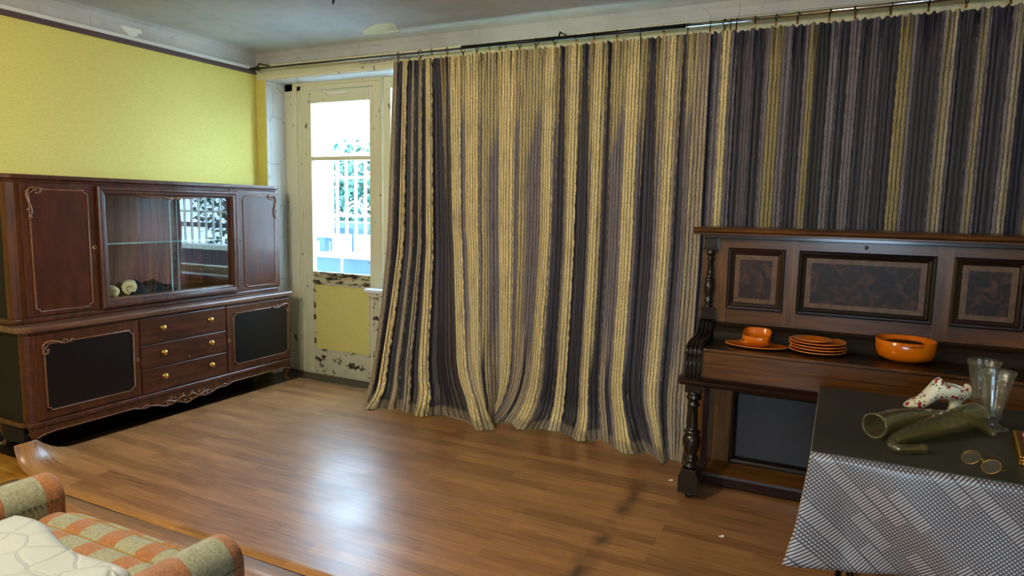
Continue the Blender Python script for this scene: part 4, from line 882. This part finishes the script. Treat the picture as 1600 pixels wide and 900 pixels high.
# tablecloth: perimeter skirt with folds, flat top
def outline(s_):
    """s in metres round the table from the back-left corner, down the left side, along the front, up the right"""
    a_ = TY1-TY0; b_ = TX1-TX0
    if s_ < a_: return Vector((TX0, TY1-s_)), Vector((-1, 0)), s_
    s_ -= a_
    if s_ < b_: return Vector((TX0+s_, TY0)), Vector((0, -1)), s_
    s_ -= b_
    if s_ < a_: return Vector((TX1, TY0+s_)), Vector((1, 0)), s_
    s_ -= a_
    return Vector((TX1-s_, TY1)), Vector((0, 1)), s_
A_, B_ = TY1-TY0, TX1-TX0; PER = 2*(A_+B_)
nS, nV = 420, 22; drop = .305
vs = []; uvs = []
for j in range(nV+1):
    v_ = j/nV
    for i in range(nS+1):
        s_ = (i/nS*PER) % PER; p, nrm, loc = outline(s_)
        # corner blending
        cor = 0; cdir = Vector((0, 0))
        for cs, dd in ((A_, Vector((-.62, -.78))), (A_+B_, Vector((.7, -.7))), (2*A_+B_, Vector((.7, .7))), (0, Vector((-.7, .7))), (PER, Vector((-.7, .7)))):
            e = max(0, 1-abs(s_-cs)/.10); 
            if e > cor: cor = e; cdir = dd
        n_ = (nrm*(1-cor)+cdir*cor).normalized()
        wave = .004*math.sin(s_*21+.5)+.024*math.sin(s_*12+2.2-v_*3.4)+.008*math.sin(s_*27-v_*4)
        if s_ < A_-.05: wave = .002*math.sin(s_*21)
        out = .004+v_*(.008+wave)+cor**1.3*v_**1.2*(.058 if abs(s_-A_) < .2 else .05)
        if s_ < .2: cor = 0; n_ = nrm
        if s_ < A_ and cor < .99: out = .002+v_*.003+cor**2.2*v_**1.2*.070
        z_ = TZ-.004-drop*v_-(.012*math.sin(s_*3.1)*v_)+(0 if v_ else 0)
        q = p+n_*out
        if j == 0: q = p
        vs.append((q.x, q.y, z_+(.004 if j == 0 else 0)-(.0 if j else 0))); uvs.append((s_ if i < nS else PER, -v_*drop))
F_ = [(j*(nS+1)+i, (j+1)*(nS+1)+i, (j+1)*(nS+1)+i+1, j*(nS+1)+i+1) for j in range(nV) for i in range(nS)]
top0 = len(vs); vs += [(TX0, TY1, TZ), (TX0, TY0, TZ), (TX1, TY0, TZ), (TX1, TY1, TZ)]; uvs += [(TX0, TY1), (TX0, TY0), (TX1, TY0), (TX1, TY1)]
F_.append((top0, top0+1, top0+2, top0+3))
me = bpy.data.meshes.new('tablecloth'); me.from_pydata(vs, [], F_); ul = me.uv_layers.new(name='UVMap')
for lp in me.loops: ul.data[lp.index].uv = uvs[lp.vertex_index]
me.polygons.foreach_set('use_smooth', [True]*(len(F_)-1)+[False]); me.materials.append(M['cloth'])
o = bpy.data.objects.new('tablecloth', me); C.objects.link(o); tag(o, 'silver grey patterned tablecloth hanging over the table edge', 'tablecloth')
q = o.modifiers.new('s', 'SOLIDIFY'); q.thickness = .0015; q.offset = -1
tag(box(TX0+.001, TX1, TY0+.001, TY1, TZ+.001, TZ+.004).build('table_mat', 'oil'), 'dark grey green oilcloth sheet covering the tabletop', 'table mat')
T0 = TZ+.0045

# glasses
def sundae(cx, cy, label, h_=.185):
    t_ = thing('sundae_glass', label, 'glass', (cx, cy, T0), 'ribbed glasses on the table')
    rf = lambda a_, z_: 1+.045*math.cos(10*a_)*min(1, max(0, (z_-T0-.03)/.05))
    MB().lathe([(.001, T0), (.040, T0), (.043, T0+.003), (.040, T0+.007), (.026, T0+.010), (.013, T0+.018), (.010, T0+.022), (.013, T0+.026)], (cx, cy, 0), 32).build('foot', 'glass_clear', t_)
    pr = [(.001, T0+.026), (.016, T0+.027), (.021, T0+.035), (.026, T0+.07), (.033, T0+.12), (.042, T0+h_-.02), (.047, T0+h_-.008), (.045, T0+h_), (.0425, T0+h_-.002), (.038, T0+h_-.02), (.029, T0+.12), (.022, T0+.07), (.015, T0+.04), (.001, T0+.036)]
    MB().lathe(pr, (cx, cy, 0), 60, rf, cap=False).build('bowl', 'glass_clear', t_)
sundae(.462, 2.475, 'ribbed sundae glass standing in front, nearer the glass horns')
sundae(.452, 2.635, 'ribbed sundae glass half hidden behind the nearer one')

def horn(path, radii, label):
    P_ = [Vector(p) for p in path]
    # smooth the path with Catmull-Rom
    out = []; rr = []
    n = len(P_)
    for i in range(n-1):
        p0, p1, p2, p3 = P_[max(i-1, 0)], P_[i], P_[i+1], P_[min(i+2, n-1)]
        for k in range(8):
            t_ = k/8; out.append(.5*((2*p1)+(p2-p0)*t_+(2*p0-5*p1+4*p2-p3)*t_*t_+(-p0+3*p1-3*p2+p3)*t_**3)); rr.append(radii[i]*(1-t_)+radii[i+1]*t_)
    out.append(P_[-1]); rr.append(radii[-1])
    rr = [r_*(1+.05*math.sin(i*2.4)) if 3 < i < len(rr)-4 else r_ for i, r_ in enumerate(rr)]
    t_ = thing('glass_horn', label, 'glass horn', tuple(P_[0]-Vector((0, 0, radii[0]))))
    b_ = MB().tube(out, rr, 24, cap=False).tube([p for p in out[::-1]], [max(r_-.0035, .0008) for r_ in rr[::-1]], 24, cap=False)
    ob = b_.build('horn_body', 'glass_olive', t_)
    d_ = (out[1]-out[0]).normalized(); a_ = d_.orthogonal().normalized(); c_ = d_.cross(a_)
    MB().tube([out[0]+(a_*math.cos(k*PI/12)+c_*math.sin(k*PI/12))*(rr[0]-.001) for k in range(24)], .0035, 8, closed=True).build('rim', 'glass_olive', t_)
    MB().ball(out[-1], rr[-1]*1.15, 8).build('tip', 'glass_olive', t_)
    return t_
horn([(.125, 2.185, T0+.037), (.190, 2.295, T0+.034), (.262, 2.385, T0+.028), (.345, 2.452, T0+.021), (.418, 2.440, T0+.014), (.447, 2.375, T0+.010)], [.036, .033, .027, .020, .013, .009], 'olive glass horn with its open mouth to the left')
horn([(.410, 2.445, T0+.040), (.350, 2.365, T0+.038), (.285, 2.275, T0+.032), (.215, 2.190, T0+.024), (.172, 2.125, T0+.016), (.180, 2.075, T0+.0135), (.243, 2.108, T0+.013)], [.040, .037, .031, .023, .0155, .0135, .0125], 'olive glass horn with its mouth to the right and a curled tail in front')

# porcelain shoe: toe to the left
sx0, sy0 = .235, 2.60; dirv = Vector((.155, .065, 0)).normalized(); lat = Vector((-dirv.y, dirv.x, 0))
t = thing('porcelain_shoe', 'small white porcelain shoe with painted roses, standing behind the glass horns', 'figurine', (.31, 2.63, T0))
secs = [(0, .004, .012, .006), (.012, .002, .020, .015), (.03, .001, .029, .023), (.05, .002, .038, .027), (.066, .008, .056, .027), (.08, .018, .076, .026), (.095, .032, .096, .026), (.108, .036, .107, .031), (.13, .036, .108, .036), (.155, .036, .103, .038), (.18, .036, .096, .035), (.198, .038, .086, .024), (.206, .042, .080, .012)]
mb = MB(); N = 32; vs = []
for d_, z0, z1, hw in secs:
    for k in range(N):
        q = 2*PI*k/N; zz = (z0+z1)/2+(z1-z0)/2*math.sin(q); ww = hw*abs(math.cos(q))**.75*(1 if math.cos(q) > 0 else -1)
        vs.append(Vector((sx0, sy0, T0+zz))+dirv*d_+lat*ww)
nS_ = len(secs)
open_ = lambda i, k: 7 <= i < nS_-2 and 2 <= k < 14+(i > 8)
mb.add(vs, [(i*N+k, (i+1)*N+k, (i+1)*N+(k+1) % N, i*N+(k+1) % N) for i in range(nS_-1) for k in range(N) if not open_(i, k)]+[tuple(range(N)), tuple((nS_-1)*N+k for k in range(N))[::-1]], True)
mb.build('shoe_body', 'porcelain', t, solid=.003)
mb = MB(); hp = [(.034, .044), (.032, .036), (.022, .024), (.020, .010), (.025, 0)]; vs = []
for r_, z_ in hp:
    for k in range(16):
        q = 2*PI*k/16; vs.append(Vector((sx0, sy0, T0+z_))+dirv*(.165+r_*.95*math.cos(q))+lat*(r_*.75*math.sin(q)))
mb.add(vs, [(i*16+k, i*16+(k+1) % 16, (i+1)*16+(k+1) % 16, (i+1)*16+k) for i in range(4) for k in range(16)]+[tuple(range(64, 80))], True); mb.build('heel', 'porcplain', t)
# spectacles
t = thing('spectacles', 'gold rimmed spectacles lying near the front table edge', 'spectacles', (.372, 2.055, T0))
def lens(c, ang, name):
    a_ = Vector((math.cos(ang), math.sin(ang), 0)); nrm = Vector((-math.sin(ang), math.cos(ang), 0)); upv = (Vector((0, 0, 1))*.72+nrm*.69).normalized()
    P_ = [Vector(c)+a_*.025*math.cos(q)+upv*.021*math.sin(q) for q in np.linspace(0, 2*PI, 25)[:-1]]
    MB().tube(P_, .0011, 6, closed=True).build('rim', 'gold', t)
    n2 = a_.cross(upv)*.001
    mb = MB(); mb.add([p+n2 for p in P_]+[p-n2 for p in P_], [tuple(range(24)), tuple(range(24, 48))[::-1]]+[(k, 24+k, 24+(k+1) % 24, (k+1) % 24) for k in range(24)]); mb.build('lens', 'lens', t)
    return a_, upv
a_, uq = lens((.350, 2.085, T0+.017), -.95, 'l'); lens((.386, 2.030, T0+.017), -.95, 'r')
MB().tube([(.362, 2.064, T0+.020), (.369, 2.058, T0+.026), (.373, 2.052, T0+.020)], .0012, 6).build('bridge', 'gold', t)
MB().tube([(.338, 2.108, T0+.018), (.36, 2.13, T0+.016), (.43, 2.16, T0+.003)], .001, 6).build('temple', 'gold', t)
MB().tube([(.402, 2.006, T0+.018), (.42, 2.02, T0+.016), (.372, 2.10, T0+.004), (.385, 2.10, T0+.003)], .001, 6).build('temple', 'gold', t)
# jewelled casket at the right edge
t = thing('jewelled_box', 'gilt and ruby box at the right edge of the table', 'box', (.58, 2.25, T0))
cs = [Vector((.500, 2.385, 0)), Vector((.468, 2.135, 0)), Vector((.64, 2.11, 0)), Vector((.672, 2.36, 0))]
mb = MB(); mb.add([c+Vector((0, 0, T0)) for c in cs]+[c+Vector((0, 0, T0+.026)) for c in cs], [(0, 1, 2, 3), (4, 7, 6, 5), (0, 4, 5, 1), (1, 5, 6, 2), (2, 6, 7, 3), (3, 7, 4, 0)]); o_ = mb.build('case', 'gold', t, bevel=.003)
ctr = sum(cs, Vector((0, 0, 0)))/4
ins = [ctr+(c-ctr)*.86 for c in cs]
mb = MB(); mb.add([c+Vector((0, 0, T0+.025)) for c in ins]+[c+Vector((0, 0, T0+.031)) for c in ins], [(0, 1, 2, 3), (4, 7, 6, 5), (0, 4, 5, 1), (1, 5, 6, 2), (2, 6, 7, 3), (3, 7, 4, 0)]); mb.build('enamel_lid', 'ruby', t, bevel=.002)
mb = MB()
for a0, b0 in ((0, 1), (1, 2), (2, 3), (3, 0)):
    for zr in (.004, .013, .022):
        n = 26
        for k in range(n+1): mb.ball(tuple(cs[a0].lerp(cs[b0], k/n)+Vector((0, 0, T0+zr))), .0052, 4)
mb.build('filigree', 'gold', t, kind='stuff')
for k in range(3): MB().ball(tuple(ins[0].lerp(ins[1], .12+.32*k)+(ctr-ins[0])*.12+Vector((0, 0, T0+.032))), (.006, .011, .006), 8).build('gem', 'gem', t)

# ------------------------------------------------------------------ checked armchair
t = thing('armchair', 'terracotta and grey checked armchair with low rounded arms', 'armchair', (-1.77, .72, 0))
def arm(xc, yf):
    hw = .066; zt = .545; pts = [(xc-hw, .10), (xc+hw, .10)]
    pts += [(xc+hw*1.0*math.cos(q), zt-hw+hw*math.sin(q)) for q in np.linspace(0, PI, 13)]
    n = len(pts); vs = []; ys_ = [(.30, 1), (yf-.04, 1), (yf-.02, .99), (yf-.007, .95), (yf, .88)]
    cx, cz = xc, .35
    for y_, k_ in ys_:
        for x_, z_ in pts: vs.append((cx+(x_-cx)*k_, y_, cz+(z_-cz)*(1-(1-k_)*.45)))
    fs = [(j*n+i, j*n+(i+1) % n, (j+1)*n+(i+1) % n, (j+1)*n+i) for j in range(len(ys_)-1) for i in range(n)]
    fs += [tuple(range(n)), tuple((len(ys_)-1)*n+i for i in range(n))[::-1]]
    mb = MB(); mb.add([(v[0], v[1], v[2]) for v in vs], [f[::-1] for f in fs], True)
    o_ = mb.build('arm', 'bandy', t)
    for sx_ in (-1, 1):
        mb = MB(); y_ = .32
        while y_ < yf-.02: mb.tube([(xc+sx_*(hw+.0005), y_, zt-hw-.004), (xc+sx_*(hw+.0015), y_+.009, zt-hw-.003)], .0016, 5); y_ += .016
        mb.build('arm_stitching', 'threaddk', o_, kind='stuff')
arm(-2.185, 1.185); arm(-1.385, 1.165)
SX0, SX1 = -2.118, -1.452
def seatf(u_, v_):
    x = SX0+u_*(SX1-SX0); L_ = .912
    s_ = v_*(L_+.30)
    y0_ = .30
    if s_ < L_-.06: y, z = y0_+s_, .445
    elif s_ < L_+.04:
        q = (s_-(L_-.06))/.10*PI/2; y, z = y0_+L_-.06+.065*math.sin(q), .445-.065*(1-math.cos(q))
    else: y, z = y0_+L_+.005, .38-(s_-L_-.04)
    seam = 0
    for c in (.84, .924, 1.008, 1.092, 1.176):
        seam = max(seam, math.exp(-((y-c)/.010)**2))
    bul = .005*abs(math.sin((y-.84)/.084*PI))
    z += (bul-.008*seam)*(1 if y < 1.2 else .3)-.012*abs(2*u_-1)**4
    return (x, y, z)
mb = MB(); mb.grid(seatf, 80, 130); st = mb.build('seat', 'bandx', t)
mb = MB()
for c in (1.008, 1.092, 1.172):
    x = SX0+.02
    while x < SX1-.02:
        u_ = (x-SX0)/(SX1-SX0); p1 = seatf(u_, (c-.30)/1.212); mb.tube([(p1[0], c, p1[2]+.002), (p1[0]+.006, c+.004, p1[2]+.002)], .0018, 5); x += .0105
mb.build('seat_stitching', 'thread', st, kind='stuff')
box(SX0-.01, SX1+.01, .30, 1.19, .12, .38).build('seat_base', 'bandx', t)
mb = MB(); mb.prism([(.12, .12), (.30, .12), (.34, .45), (.26, .86), (.20, .90), (.12, .88), (.06, .82)], 0, -2.25, -1.32); mb.build('backrest', 'bandx', t, bevel=.03, seg=3)
for x_ in (-2.2, -1.37):
    for y_ in (.2, 1.1): MB().lathe([(.016, 0), (.024, .105)], (x_, y_, 0), 12).build('leg', 'blackmetal', t)
# quilted cover on the seat
def qf(u_, v_):
    # front edge runs slightly skew
    x = -2.105+u_*.60; yf = 1.045-.06*u_+.012*math.sin(u_*9)
    y = .36+v_*(yf-.36)
    e = min(1, min(v_*.68, (1-v_)*.68, u_*.6, (1-u_)*.60)/.05)
    z = .453+.050*(1-(1-e)**2)**.5+.008*math.sin(x*14)*math.sin(y*11)
    if v_ > .99: z = .450
    return (x, y, z)
mb = MB(); mb.grid(qf, 110, 120); tag(mb.build('quilted_cover', 'quilt'), 'ivory quilted pad lying on the armchair seat', 'cushion')
# shelter for the light behind the camera: window frame in the rear wall
wf = thing('window_2', '', 'x', (.25, BY, .9)); del wf['label']; del wf['category']; struct(wf)
MB().box(-.35, -.29, BY-.12, BY-.04, .9, 2.1).box(.79, .85, BY-.12, BY-.04, .9, 2.1).box(-.29, .79, BY-.12, BY-.04, 2.04, 2.1).box(-.29, .79, BY-.12, BY-.04, .9, .96).box(.225, .275, BY-.12, BY-.04, .96, 2.04).build('window_frame', 'cream', wf, bevel=.004)
